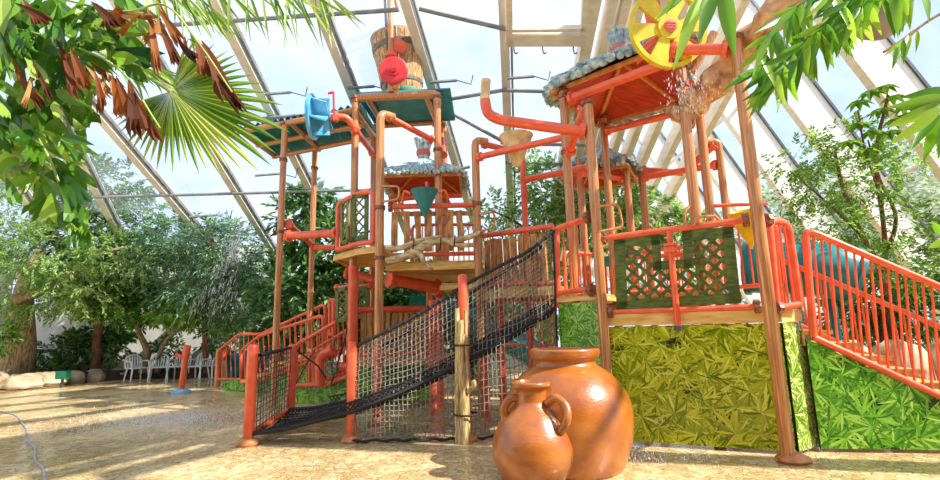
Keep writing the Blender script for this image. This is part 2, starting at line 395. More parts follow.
# roof hatch beside the middle rafter
m = M()
for a, b, w in (((505, 27), (583, 27), .26), ((505, 17), (583, 16), .07), ((508, -30), (509, 33), .12), ((584, -30), (580, 33), .12), ((505, -28), (584, -28), .2)):
    m.beam(roofhit(*a)-RN*.42, roofhit(*b)-RN*.42, w, .14, RN)
hw = struct(m, 'window_31', 'timberframe', smooth=False)
m = M()
for u in (513, 541, 571):
    a = roofhit(u, 33)-RN*.46; m.tube(smoothpath([a, a+V((0, 0, -.1)), a+V((.03, 0, -.17)), a+V((.07, 0, -.14))], 4), .014, 5)
m.build('hook', 'dark', hw)
# opener arms under the panes
for k, (u, v) in enumerate([(268, 84), (350, 78), (431, 72), (507, 68), (258, 166), (193, 208)]):
    a, b, c, d = (roofhit(u+q, v+s)-RN*.36 for q, s in ((0, 0), (26, -2), (40, 2), (42, -7)))
    t = thing('window_opener', a, 'thin metal opener arm under the roof glass, %s' % ['by the rafter left of the blue wheel', 'right of the blue wheel', 'right of the wooden bucket', 'above the orange elbow pipe', 'on the rafter left of the canopy poles', 'low over the back trees'][k], 'opener', 'opener arms on the roof rafters')
    M().beam(a, b, .05, .05, RN).build('arm', 'steel', t, smooth=False)
    M().tube([b, c, d], .014, 5).build('rod', 'dark', t)
# right-hand facade of leaning beams
FS = 1/1.8; FX = 12.3
def fac(Y, z, off=0):   # off: inwards
    n = V((1, 0, FS)).normalized()
    return V((FX-(z-1.5)*FS, Y, z)) - n*off
FB = [1.2, 3.3, 5.4, 7.6, 9.9, 12.1, 14.4, 16.8, 19.7, 22.9, 25.8, 28.5]
for i, Y in enumerate(FB):
    m = M().beam(fac(Y, -.0, .45), fac(Y, 11.2, .45), .2, .88, V((1, 0, FS)))
    o = struct(m, 'trim_%d' % (50+i), 'whitebeam', smooth=False)
    M().beam(fac(Y-.02, 0, .92), fac(Y-.02, 11.2, .92), .21, .05, V((1, 0, FS))).build('edge_board', 'timberframe', o, smooth=False)
    M().beam(fac(Y-.13, 0, .02), fac(Y-.13, 11.2, .02), .04, .07, V((1, 0, FS))).build('gasket', 'dark', o, smooth=False)
for i in range(len(FB)-1):
    m = M().prism([fac(FB[i], 0), fac(FB[i+1], 0), fac(FB[i+1], 11.2), fac(FB[i], 11.2)], V((.02, 0, .01)))
    struct(m, 'window_%d' % (40+i), 'glassfac', smooth=False)
q = hit(700, 140, fac(5, 1.5), V((1, 0, FS)))
for i, z in enumerate((q.z, q.z-3.2)):
    struct(M().tube([fac(0, z, .3), fac(29, z, .3)], .06, 6), 'trim_%d' % (70+i), 'rafter')
# vent grille on the back wall
t = thing('wall_vent', P(240, 280, 19.6), 'small white square vent grille on the back wall behind the trees', 'vent')
a = P(240, 277, 19.62)
M().box(a, (.5, .04, .45)).build('frame', 'white', t, smooth=False)
m = M()
for i in range(4):
    for j in range(4): m.box(a+V((-.17+.113*i, -.03, -.15+.1*j)), (.06, .02, .05))
m.build('slots', 'dark', t, smooth=False)
# ------------------------------------------------------------------ light
wd = bpy.data.worlds.new('sky'); bpy.context.scene.world = wd; wd.use_nodes = True
nt = wd.node_tree; nt.nodes.clear()
out = nt.nodes.new('ShaderNodeOutputWorld'); bg = nt.nodes.new('ShaderNodeBackground'); L(nt, bg.outputs[0], out.inputs[0])
f = noise(nt, 2.2, 5, (1, 1, 2.2), 'Generated')
L(nt, ramp(nt, f, [(.35, S(174, 198, 236)), (.65, S(216, 226, 242))]), bg.inputs[0]); bg.inputs[1].default_value = 1.3
sun = bpy.data.lights.new('sun', 'SUN'); sun.energy = 8.2; sun.angle = math.radians(.6); sun.color = (1, .95, .87)
so = bpy.data.objects.new('sun', sun); C.objects.link(so); so.location = (20, -4, 16)
so.rotation_euler = V((.72, -.30, .76)).to_track_quat('Z', 'Y').to_euler()
sc = bpy.context.scene
sc.view_settings.view_transform = 'Standard'; sc.view_settings.look = 'None'; sc.view_settings.gamma = 1
sc.view_settings.use_curve_mapping = False; sc.view_settings.exposure = .36
sc.cycles.max_bounces = 8; sc.cycles.transparent_max_bounces = 16; sc.cycles.use_denoising = True
sc.cycles.sample_clamp_indirect = 6
# ------------------------------------------------------------------ play structure helpers
Z = V((0, 0, 1))
def flange(m, c, axis, r, t=.03, n=8):
    """round bolted plate: lobes are its bolt heads"""
    d, u, w = frame_of(V(axis)); c = V(c); k = n*4; vs = []; fs = []
    for h, q in ((-t, 0), (-t, .82), (-t, 1), (t, 1), (t, .82), (t, 0)):
        for j in range(k):
            a = 2*PI*j/k; rr = r*q*(1+.07*math.cos(n*a))
            vs.append(c+d*(h+(.4*t*math.copysign(1, h) if q == .82 and math.cos(n*a) > .5 else 0))+(u*math.cos(a)+w*math.sin(a))*rr)
    for i in range(5):
        for j in range(k): fs.append((i*k+j, i*k+(j+1) % k, (i+1)*k+(j+1) % k, (i+1)*k+j))
    m.add(vs, fs)
def pole(top, z0, label, r=.07, mat='copper', collars=(), foot=False, cap=True, bend=None, name='support_pole', group=None):
    """vertical post under the world point top; collars = heights"""
    b = V((top.x, top.y, z0)); t = thing(name, b, label, 'pole', group)
    pts = [b, V(top)]
    if bend is not None: pts = bent([b, V(top), V(top)+V(bend)], .16, 6)
    M().tube(pts, r, 14).build('shaft', mat, t)
    for z in collars:
        m = M(); flange(m, (top.x, top.y, z), Z, r*1.28, .03, 6); m.build('collar', 'bronze', t)
    if cap and bend is None:
        m = M(); flange(m, (top.x, top.y, top.z), Z, r*1.4, .025, 8); m.build('cap', 'bronze', t)
    if foot:
        M().ball(b+V((.04, -.02, .03)), (r*2.6, r*2.1, .07), 16, 8, .1).build('foot', 'foot', t)
    return t
def pipe(pts, r, label, ends=(), mat='orange', rad=.2, name='water_pipe', group=None, endmat=None):
    """bent water pipe; ends = indices of pts that carry a bolted flange"""
    pts = [V(p) for p in pts]; t = thing(name, pts[0], label, 'pipe', group)
    M().tube(bent(pts, rad, 6) if len(pts) > 2 else pts, r, 14).build('pipe', mat, t)
    for i in ends:
        a = pts[i]; b = pts[i-1] if i else pts[1]
        m = M(); flange(m, a+(b-a).normalized()*.02, b-a, r*1.5, .03); m.build('flange', endmat or mat, t)
    return t
def along(pts, s):
    pts = [V(p) for p in pts]; ls = [(b-a).length for a, b in zip(pts, pts[1:])]; d = s*sum(ls)
    for a, b, l in zip(pts, pts[1:], ls):
        if d <= l+1e-9: return a.lerp(b, d/l)
        d -= l
    return pts[-1]
def railing(top, bot, n, label, r=.035, rb=.03, rbal=.014, mat='orange', ends=True, name='railing', cat='railing', group=None, collars=()):
    """tube rails with upright bars between them"""
    top = [V(p) for p in top]; bot = [V(p) for p in bot]
    t = thing(name, bot[0], label, cat, group)
    if ends: M().tube(bent([bot[0]]+top+[bot[-1]], .14, 5), r, 10).build('top_rail', mat, t)
    else: M().tube(bent(top, .1, 4) if len(top) > 2 else top, r, 10).build('top_rail', mat, t)
    M().tube(bent(bot, .1, 4) if len(bot) > 2 else bot, rb, 10).build('bottom_rail', mat, t)
    for i in range(n):
        s = (i+1)/(n+1)
        M().tube([along(bot, s), along(top, s)], rbal, 6).build('baluster', mat, t)
    for c, ax in collars:
        m = M(); flange(m, c, ax, r*1.8, .03, 8); m.build('collar', 'bronze', t)
    return t
def handle(pts, label):
    return tag(M().tube(bent(pts, .07, 4), .02, 8).build('grab_handle', 'copper'), label, 'handle', 'grab handles on the poles')
def shadeboards(m, a, b, c, n, off):
    """planks filling the triangle a-b-c (a = apex), as one skin"""
    m.prism([a, b, c], off)
def hutroof(corn, apex, label, thatch, over=.22, nl=13, rl=.05, bundle=True, courses=2):
    """four-sided bamboo roof on red boards; corn = eave corners in order"""
    corn = [V(c) for c in corn]; apex = V(apex); cen = sum(corn, V())/4
    t = thing('thatched_roof', cen, label, 'roof')
    m = M()
    for i in range(4): m.prism([corn[i], corn[(i+1) % 4], apex], V((0, 0, .03)))
    m.build('boards', 'roofred', t, smooth=False)
    for c in corn: M().beam(c-V((0, 0, .03)), apex-V((0, 0, .05)), .06, .07).build('hip_rafter', 'ochre', t, smooth=False)
    m = M()
    for i in range(4):
        a, b = corn[i], corn[(i+1) % 4]
        out = ((a+b)/2-cen); out.z = 0; out.normalize()
        for j in range(nl):
            s = (j+.5)/nl; e = a.lerp(b, s)
            f = 1-abs(2*s-1)                        # hips cut the side logs short
            for k in range(courses):
                top = e.lerp(apex, (.25+.7*f)) if k == 0 else e.lerp(apex, min(.95, .35+.6*f))
                lo = e + out*(over*(1-.55*k)) + V((0, 0, -over*.25*(1-.5*k)))
                up = V((0, 0, rl*(.9+1.5*k)))
                jit = V((random.uniform(-.015, .015), random.uniform(-.015, .015), random.uniform(-.02, .02)))
                m.tube([lo+up+jit+out*random.uniform(-.04, .05), top+up+V((0, 0, .0))], [rl*random.uniform(.85, 1.1), rl*.8], 7)
    m.build('thatch', thatch, t)
    for i in range(4):
        a, b = corn[i], corn[(i+1) % 4]
        M().beam(a-V((0, 0, .02)), b-V((0, 0, .02)), .05, .06).build('eave_board', 'ochre', t, smooth=False)
    if bundle:
        h = apex+V((0, 0, .12)); m = M()
        for j in range(11):
            a = 2*PI*j/11; d = V((math.cos(a), math.sin(a), 0))
            m.tube([h+d*.07-V((0, 0, .12)), h+d*.09+V((0, 0, .08)), h+d*.17+V((0, 0, .36+random.uniform(-.05, .05)))], [.05, .04, .045], 6)
        m.build('bundle', thatch, t)
        m = M(); m.lathe([(.13, -.01), (.155, .02), (.155, .1), (.13, .13)], h, n=16); m.build('band', 'shaftred', t)
    return t
def lattice(label, hitf, outline, frames, nrm, mask, step, mat='lattice', name='lattice_panel', th=.04, sw=.022):
    """garden lattice: boards given as photo outlines on the panel's own plane, diagonal slats between"""
    pts = [hitf(*p) for p in outline]; cen = sum(pts, V())/len(pts)
    t = thing(name, V((cen.x, cen.y, min(p.z for p in pts))), label, 'lattice panel')
    for f in frames:
        M().prism([hitf(*p) for p in f], nrm*th).build('frame_board', mat, t, smooth=False)
    e = (nrm.cross(Z)).normalized()
    S0 = [(p-pts[0]).dot(e) for p in pts]; Z0 = [p.z for p in pts]
    s0, s1, z0, z1 = min(S0), max(S0), min(Z0), max(Z0)
    def inside(s, z):
        for ps in mask:
            q = [((hitf(*p)-pts[0]).dot(e), hitf(*p).z) for p in ps]; c = False
            for i in range(len(q)):
                (x1, y1), (x2, y2) = q[i], q[i-1]
                if (y1 > z) != (y2 > z) and s < (x2-x1)*(z-y1)/(y2-y1)+x1: c = not c
            if c: return True
        return False
    for sg in (1, -1):
        m = M(); k = s0-(z1-z0)
        while k < s1+(z1-z0):
            run = []; N_ = 60
            for i in range(N_+1):
                z = z0+(z1-z0)*i/N_; s = k+sg*(z-z0) if sg == 1 else k+(z1-z0)-(z-z0)
                if inside(s, z): run.append((s, z))
                if (not inside(s, z) or i == N_) and len(run) > 1:
                    a, b = run[0], run[-1]
                    o = nrm*(th*(.35 if sg == 1 else .65))
                    m.beam(pts[0]+e*a[0]+Z*(a[1]-pts[0].z)+o, pts[0]+e*b[0]+Z*(b[1]-pts[0].z)+o, sw, th*.3, nrm)
                if not inside(s, z): run = []
            k += step
        if m.v: m.build('slats', mat, t, smooth=False)
    return t
def leafpanel(label, poly, nrm, board, leaf, dens=60, size=.3, group=None):
    """upright board printed all over with big leaf rosettes"""
    poly = [V(p) for p in poly]; dd_ = poly[1]-poly[0]; n_ = V((dd_.y, -dd_.x, 0)).normalized(); nrm = n_ if n_.dot(V(nrm)) > 0 else -n_; e = Z.cross(nrm).normalized()
    poly = [p-nrm*(p-poly[0]).dot(nrm) for p in poly]
    o = poly[0]; q = [((p-o).dot(e), p.z) for p in poly]
    b = V((sum(p.x for p in poly)/len(poly), sum(p.y for p in poly)/len(poly), min(p.z for p in poly)))
    t = thing('leaf_print_panel', b, label, 'panel', group)
    M().prism([p-nrm*.05 for p in poly], nrm*.05).build('board', board, t, smooth=False)
    def ins(s, z):
        c = False
        for i in range(len(q)):
            (x1, y1), (x2, y2) = q[i], q[i-1]
            if (y1 > z) != (y2 > z) and s < (x2-x1)*(z-y1)/(y2-y1)+x1: c = not c
        return c
    ar = sum(q[i-1][0]*q[i][1]-q[i][0]*q[i-1][1] for i in range(len(q))); qc = q if ar > 0 else q[::-1]
    m = M(); s0, s1 = min(x for x, _ in q), max(x for x, _ in q); z0, z1 = min(z for _, z in q), max(z for _, z in q)
    nr = int(dens*(s1-s0)*(z1-z0)); lay = .001
    for i in range(nr):
        cs, cz = random.uniform(s0-.1, s1+.1), random.uniform(z0-.1, z1+.1); a0 = random.uniform(0, 2*PI); sz = size*random.uniform(.7, 1.15)
        lay = .001+.006*i/nr
        nb = random.randint(9, 13); arc = random.uniform(2.8, 4.8)
        for k in range(nb):
            a = a0+arc*(k/(nb-1)-.5)+random.uniform(-.1, .1); l = sz*(.65+.4*math.cos((k/(nb-1)-.5)*2.2))*random.uniform(.85, 1.1); wd_ = l*random.uniform(.09, .13)
            ca, sa = math.cos(a), math.sin(a); bend = random.uniform(-.12, .12)
            lft, rgt = [], []
            for tt, ww in ((.04, .12), (.3, .85), (.55, 1), (.8, .6), (1, .02)):
                x, y = cs+ca*l*tt-sa*bend*l*tt*tt, cz+sa*l*tt+ca*bend*l*tt*tt
                lft.append((x-sa*wd_*ww/2, y+ca*wd_*ww/2)); rgt.append((x+sa*wd_*ww/2, y-ca*wd_*ww/2))
            pg = rgt+lft[::-1]
            for e_ in range(len(qc)):
                if not pg: break
                (x1, y1), (x2, y2) = qc[e_], qc[(e_+1) % len(qc)]; sd = lambda p: (x2-x1)*(p[1]-y1)-(y2-y1)*(p[0]-x1)
                o_ = []
                for i_ in range(len(pg)):
                    a_, b_ = pg[i_-1], pg[i_]; da, db = sd(a_), sd(b_)
                    if (da >= 0) != (db >= 0):
                        k_ = da/(da-db); o_.append((a_[0]+(b_[0]-a_[0])*k_, a_[1]+(b_[1]-a_[1])*k_))
                    if db >= 0: o_.append(b_)
                pg = o_
            if len(pg) < 3: continue
            h = nrm*(lay+.0006*k/nb)
            m.add([o+e*p[0]+Z*(p[1]-o.z)+h for p in pg], [tuple(range(len(pg)))])
    m.build('leaf_print', leaf, t, smooth=False)
    return t
# ------------------------------------------------------------------ right tower
A0, A1 = V((1.74, 6.8, 0)), V((3.62, 5.98, 0)); FN = V(((A1-A0).y, -(A1-A0).x, 0)).normalized()
def PF(u, v, o=0): return hit(u, v, A0+FN*o, FN)
P3t = P(588, 103, 6.75); Rt = P(735, 38, 5.73); At = P(563, 90, 7.7); Ct = P(680, 66, 6.4); Bt = P(603, 118, 9.0); Dt = P(697, 92, 7.7)
zf0, zf1 = PF(612, 326).z, PF(612, 312).z          # balcony slab
zl = P(575, 294, 7.1).z                              # upper landing
pole(P3t, 0, 'thick copper-brown pole in front of the red roof, orange elbow pipe bolted on top', .07, collars=())
pole(Rt, 0, 'tallest copper-brown pole at the right corner of the lattice balcony, on a brown foot', .07, foot=True)
pole(At, 0, 'copper pole under the front left corner of the red roof', .07, collars=(At.z-.12, P(570, 152, 7.7).z))
pole(Ct, 0, 'copper pole under the front right corner of the red roof, by the log', .07, collars=(P(681, 85, 6.4).z,))
pole(Bt, 0, 'copper pole under the rear corner of the red roof, behind the elbow pole', .07, collars=(Bt.z-.15,))
pole(V((Dt.x, Dt.y, Dt.z)), 0, 'copper pole standing right of the log end under the red roof', .07)
Et = P(718, 141, 8.3)
pole(Et, 0, 'short copper pole with bent top right of the red roof', .06, bend=(-.22, 0, -.03), collars=())
# decks
def slab(name, poly, z0, z1, label, mat='deck', cat='deck'):
    t = thing(name, V((poly[0][0], poly[0][1], z0)), label, cat)
    M().prism([V((x, y, z1-.035)) for x, y in poly], V((0, 0, .035))).build('boards', mat, t, smooth=False)
    n = len(poly); m = M()
    for i in range(n):
        a, b = V((*poly[i], 0)), V((*poly[(i+1) % n], 0))
        M().beam(V((a.x, a.y, (z0+z1-.035)/2)), V((b.x, b.y, (z0+z1-.035)/2)), .07, z1-.035-z0).build('edge_beam', 'deckedge', t, smooth=False)
    c = V((sum(p[0] for p in poly)/n, sum(p[1] for p in poly)/n, 0))
    M().prism([V((x, y, z0+.05))*.98+V((c.x, c.y, z0))*.02 for x, y in poly], V((0, 0, .03))).build('underside', 'deckedge', t, smooth=False)
    return t
slab('balcony_deck', [(1.8, 6.78), (3.62, 5.99), (4.02, 6.24), (4.25, 7.0), (2.5, 8.0)], zf0, zf1, 'timber balcony deck over the yellow leaf panel, orange rail along it')
slab('landing_deck', [(1.27, 7.38), (1.72, 6.86), (2.45, 8.02), (3.6, 7.4), (4.1, 8.3), (2.4, 9.4), (1.5, 8.8)], zl-.1, zl, 'raised timber landing behind the lattice balcony')
for k, lb in enumerate(('lower timber step behind the notched lattice panel', 'upper timber step behind the notched lattice panel')):
    tag(M().box((2.75+.12*k, 7.5+.3*k, zf1+.07+.14*k), (1.3, .32, .13), (V((.91, -.41, 0)), V((.41, .91, 0)), Z)).build('timber_step', 'deckedge', smooth=False, bevel=.01), lb, 'step')
# front rails
tr0, tr1 = PF(603, 238.5), PF(746, 220); br0, br1 = PF(611, 312.5), PF(757, 307)
t = thing('railing', br0, 'orange top and bottom rail holding the notched green lattice panel', 'railing')
M().tube([tr0, tr1], .043, 12).build('top_rail', 'orange', t); M().tube([br0, br1], .04, 12).build('bottom_rail', 'orange', t)
for a, b in ((tr0, tr1), (tr1, tr0), (br0, br1), (br1, br0)):
    m = M(); flange(m, a, b-a, .085, .03, 8); m.build('collar', 'bronze', t)
lattice('dark green lattice panel with a notch at its top, on the front balcony', lambda u, v: PF(u, v, -.03), [(614, 238), (660, 235), (741, 227), (741, 303), (617, 310)],
        [[(614, 238), (625, 237), (628, 310), (617, 310.5)], [(614, 238), (660, 235), (660, 245), (615, 247.5)], [(651, 235.5), (660, 235), (662, 270), (653.5, 271)], [(653.5, 262), (692, 259), (692, 267.5), (653.5, 271)],
         [(682, 231), (692, 230), (694, 268), (684, 269)], [(682, 231), (733, 227), (734, 238), (682.5, 241)], [(721.5, 228), (733, 227), (741, 303), (729.5, 304)], [(617, 301), (741, 292.5), (741.5, 303), (617, 310.5)]],
        FN, [[(624, 244), (654, 242), (656, 268), (690, 264), (689, 239), (724, 236), (732, 298), (627, 305)]], .165, sw=.043)
t = thing('spray_pipe', PF(678, 329, .1), 'thin upright orange pipe with a nozzle in front of the lattice panel', 'pipe')
M().tube([PF(678, 326, .1), PF(669, 231, .1)], .04, 12).build('pipe', 'orange', t)
m = M(); flange(m, PF(671, 250, .1), Z, .085, .035); m.build('flange', 'orange', t)
m = M(); flange(m, PF(670.5, 245, .1), Z, .085, .02); m.build('flange', 'orange', t)
M().tube([PF(678, 326, .1), PF(678, 331, .1)], .045, 10).build('nozzle', 'dark', t)
# guard loop left of the elbow pole
gl = lambda u, v, s: P(u, v, 7.4+(6.83-7.4)*s)
railing([gl(556.5, 229, 0), gl(589, 217, 1)], [gl(557.5, 293, 0), gl(591, 289, 1)], 0, 'orange guard loop between the rope net and the elbow pole', .043, .04, ends=False)
ob = bpy.data.objects['railing.001']
M().tube([gl(556.5, 229, 0), gl(558, 308, 0)], .043, 12).build('end_post', 'orange', ob)
for k, (u, v, v2) in enumerate(((563, 226, 292), (570, 224, 292), (577, 222, 291), (584, 219, 290))): M().tube([gl(u, v, (u-557)/33), gl(u+2, v2, (u-557)/33)], .011, 6).build('baluster', 'orange', ob)
for u, v in ((588, 217.5), (591, 290)):
    m = M(); flange(m, gl(u, v, .97), gl(u, v, .97)-gl(u-10, v+2, .7), .085, .03, 8); m.build('collar', 'bronze', ob)
# loop right of the tallest pole, on the short side
railing([P(769, 220, 5.85), P(788, 223, 6.05)], [P(777, 308, 5.85), P(800, 304, 6.05)], 3, 'small orange railing loop just right of the tallest pole', .043, .04, .014, collars=((P(767, 220, 5.84), V((1, .3, 0))), (P(777, 308, 5.84), V((1, .3, 0)))))
# rails at the back of the tower
zr = zl+.95
def R3(x, y, z): return V((x, y, z))
railing([R3(3.75, 7.35, zl+.95), R3(4.2, 6.75, zl+.95)], [R3(3.75, 7.35, zl+.05), R3(4.2, 6.75, zl+.05)], 5, 'orange railing behind the tallest pole, yellow cone hanging before it')
railing([R3(1.65, 8.75, zr-.1), R3(2.5, 9.3, zr-.1)], [R3(1.65, 8.75, zl+.05), R3(2.5, 9.3, zl+.05)], 7, 'orange rear railing seen left of the elbow pole')
railing([R3(2.6, 9.25, zr-.1), R3(4.05, 8.35, zr-.1)], [R3(2.6, 9.25, zl+.05), R3(4.05, 8.35, zl+.05)], 13, 'orange rear railing seen through the notched green lattice')
railing([R3(2.2, 7.55, zl+.55), R3(3.4, 7.2, zl+.55)], [R3(2.2, 7.55, zl+.03), R3(3.4, 7.2, zl+.03)], 9, 'low orange barred gate close behind the notched lattice panel')
tag(M().box(R3(2.75, 9.1, zl+.72), (.6, .05, .2), (V((.85, -.52, 0)), V((.52, .85, 0)), Z)).build('green_board', 'greenvalve', smooth=False, bevel=.02), 'bright green board on the rear railing under the small hut roof', 'board')
# roof on the tower
hutroof([V((1.42, 7.85, 5.38)), V((3.02, 6.35, 5.38)), V((3.78, 8.35, 5.38)), V((2.55, 9.3, 5.38))], V((2.66, 7.9, 5.98)), 'large red-boarded roof with grey bamboo logs, under the yellow wheel', 'thatch', .22, 16, .066)
pipe([P(571, 98, 7.6), P(668, 62, 6.3)], .07, 'orange cross pipe along the front eave of the red roof', (0, 1))
pipe([P(607, 131, 8.9), P(681, 112, 8.1)], .06, 'orange cross pipe along the rear eave of the red roof', (0, 1))
pipe([P(485, 100, 6.95), P(487, 114, 6.95), P(500, 120, 6.93), P(584, 132, 6.78)], .078, 'orange elbow pipe pointing up left of the red roof', (3,), rad=.3)
M().tube([P(484.5, 102, 6.95), P(486, 80, 6.95)], .07, 14).build('nozzle', 'brass', bpy.data.objects['water_pipe.002'])
pipe([P(584, 108, 6.9), P(579, 122, 7.0), P(570, 152, 7.6)], .06, 'short orange link pipe slanting behind the elbow pole', (0, 2), rad=.1)
pipe([P(479, 157, 8.85), P(565, 137, 7.75)], .058, 'orange pipe from the bent grey-brown pole to the red-roof pole', (0, 1))
pipe([P(524, 180, 9.9), P(588, 167, 8.5)], .062, 'orange pipe above the rope net, ending behind the elbow pole', (0,))
pipe([P(580, 173, 9.0), P(622, 178, 9.4)], .06, 'orange pipe under the small hut roof', (0, 1))
pipe([P(645, 177, 9.3), P(716, 165, 8.35)], .06, 'long orange pipe running from the hut to the short bent pole', (0, 1))
pipe([P(643, 170, 9.5), P(683, 173, 9.2)], .06, 'thinner orange pipe beside the small hut post', (0,))
pipe([P(714, 145, 8.3), P(690, 167, 8.6)], .065, 'orange pipe slanting down from the short bent pole top', (0,))
pipe([P(727, 49, 5.8), P(672, 50, 6.1)], .07, 'orange axle pipe from the tallest pole towards the yellow wheel', (0, 1))
pipe([P(714, 33, 6.5), P(692, 72, 6.6)], .06, 'copper strut behind the yellow wheel', (), mat='copper')
pipe([P(690, 82, 6.6), P(702, 108, 7.5)], .06, 'short orange pipe behind the log', (1,))
pole(P(522, 150, 9.9), 0, 'orange-brown pole under the beige bell left of the red roof', .06, mat='orange', cap=False)
# hut behind
hc = P(604, 165, 9.9); hz = P(604, 172, 9.5).z
hx, hy = V((.82, -.42, 0)), V((.42, .82, 0))
hcor = [V((hc.x, hc.y, hz))+hx*a+hy*b for a, b in ((-.78, -.7), (.62, -.7), (.62, .6), (-.78, .6))]
hutroof(hcor, V((hc.x, hc.y, hz+.6)), 'small blue-grey bamboo hut roof behind the elbow pole', 'thatch', .14, 13, .045, bundle=False)
for k, (u, v, Y, lb) in enumerate(((625, 155, 9.3, 'copper post right of centre under the small hut roof'), (641, 168, 9.5, 'copper post at the right corner of the small hut roof'), (579, 160, 9.4, 'copper post at the left corner of the small hut roof'))):
    pole(P(u, v, Y), 0, lb, .07, cap=False)
# bell
b = P(516, 137, 8.6)
t = thing('hanging_bell', b-V((0, 0, .55)), 'beige upturned bell hanging under the orange pipe', 'bell')
m = M(); m.lathe([(.03, -.62), (.07, -.6), (.12, -.5), (.19, -.3), (.3, -.05), (.31, -.03), (.29, -.05), (.17, -.3), (.02, -.58)], b+V((0, 0, .05)), n=24); m.build('bowl', 'brass', t)
M().tube([b+V((-.28, 0, .0)), b+V((-.28, 0, -.12)), b+V((.28, 0, -.12))], .02, 6).build('bracket', 'orange', t)
# yellow wheel
wc = P(668, 28, 6.0); ax = V((.14, -.98, -.12)).normalized(); d, u, w = frame_of(ax)
t = thing('waterwheel', wc, 'yellow water wheel with broad spokes high in front of the red roof', 'wheel')
RW = 43*6.25/500
m = M(); m.lathe([(RW*.9, -.04), (RW, -.04), (RW, .04), (RW*.9, .04), (RW*.9, -.04)], wc, ax, 48); m.build('rim', 'yellow', t)
for k in range(6):
    a = 2*PI*k/6+.2; pts = []
    for rr, da in ((.2, .52), (.5, .33), (.92, .27), (.92, -.27), (.5, -.33), (.2, -.52)):
        q = a+da; pts.append(wc+(u*math.cos(q)+w*math.sin(q))*RW*rr-ax*.025)
    M().prism(pts, ax*.05).build('spoke', 'yellow', t, smooth=False)
m = M(); m.lathe([(0, -.05), (RW*.3, -.05), (RW*.3, .05), (0, .05)], wc, ax, 24); m.build('hub', 'yellow', t)
m = M(); m.lathe([(0, .02), (.085, .02), (.085, .075), (0, .08)], wc, ax, 18); m.build('hub_cap', 'shaftred', t)
for k in range(3): M().beam(wc+ax*.085+u*(-.07)+w*(.035*(k-1)), wc+ax*.085+u*.07+w*(.035*(k-1)), .012, .01, ax).build('rib', 'orange', t, smooth=False)
for k in range(3):
    a = 2*PI*k/3+.72; p = u*math.cos(a)+w*math.sin(a); s = -u*math.sin(a)+w*math.cos(a)
    M().prism([wc+p*RW*.3-ax*.05, wc+p*RW*.88-ax*.05, wc+p*RW*.88-ax*.3+s*.08, wc+p*RW*.3-ax*.3+s*.08], s*.02).build('paddle', 'orange', t, smooth=False)
M().tube([wc-ax*.03, wc-ax*.6], .06, 12).build('axle', 'orange', t)
# log
lp = [P(678, 121, 6.55), P(692, 104, 6.45), P(712, 86, 6.25), P(742, 50, 5.95), P(775, 16, 5.5), P(815, -24, 5.1)]
pp = smoothpath(lp, 5); t = thing('log', lp[0], 'thick brown log slung between the copper poles at upper right', 'log')
m = M(); m.tube(pp, [.185+.03*math.sin(i*1.3) for i in range(len(pp))], 16)
rs = random.Random(3); m.v = [tuple(V(x)+V((rs.uniform(-.03, .03), rs.uniform(-.03, .03), rs.uniform(-.03, .03)))) for x in m.v]
m.build('trunk', 'log', t)
for c, nrm_ in ((lp[1], lp[2]-lp[0]), (lp[3], lp[4]-lp[2])):
    m = M()
    for k in range(3):
        cc = c+nrm_.normalized()*(.05*(k-1)); dd, uu, ww = frame_of(nrm_)
        m.tube([cc+(uu*math.cos(2*PI*j/16)+ww*math.sin(2*PI*j/16))*.19 for j in range(17)], .016, 6, caps=False)
    m.build('rope_lashing', 'drift', t)
# yellow cone
yc = P(744, 212, 6.7)
t = thing('hanging_cone', yc-V((0, 0, .5)), 'yellow cone hanging behind the tallest pole', 'cone')
m = M(); m.lathe([(.01, -.52), (.21, 0), (.22, .02), (.2, 0), (.01, -.46)], yc, V((-.2, -.2, 1)), 24); m.build('cone', 'yellow', t)
M().tube([yc+V((-.35, .1, .12)), yc+V((.3, -.05, .1))], .025, 8).build('hanger', 'orange', t)
# grab handles
handle([P(594, 207, 6.7), P(618, 204, 6.7), P(623, 227, 6.7), P(598, 232, 6.7)], 'copper grab handle on the elbow pole above the lattice balcony')
handle([P(478, 214, 8.85), P(494, 212, 8.85), P(494.5, 227, 8.85), P(479, 232, 8.85)], 'copper grab handle on the grey-brown pole above the rope net')
handle([P(382, 186, 8.85), P(399, 186.5, 8.85), P(399, 199, 8.85), P(382, 202, 8.85)], 'copper grab handle on the bent-top pole at the picket balcony')
handle([P(685, 227, 6.36), P(684, 212, 6.36), P(691, 205, 6.38)], 'small copper hand hoop at the red-roof pole above the lattice')
handle([P(694, 226, 6.25), P(697, 217, 6.25), P(717, 216, 6.2), P(720, 224, 6.2)], 'flat copper hand hoop on the top rail left of the tallest pole')
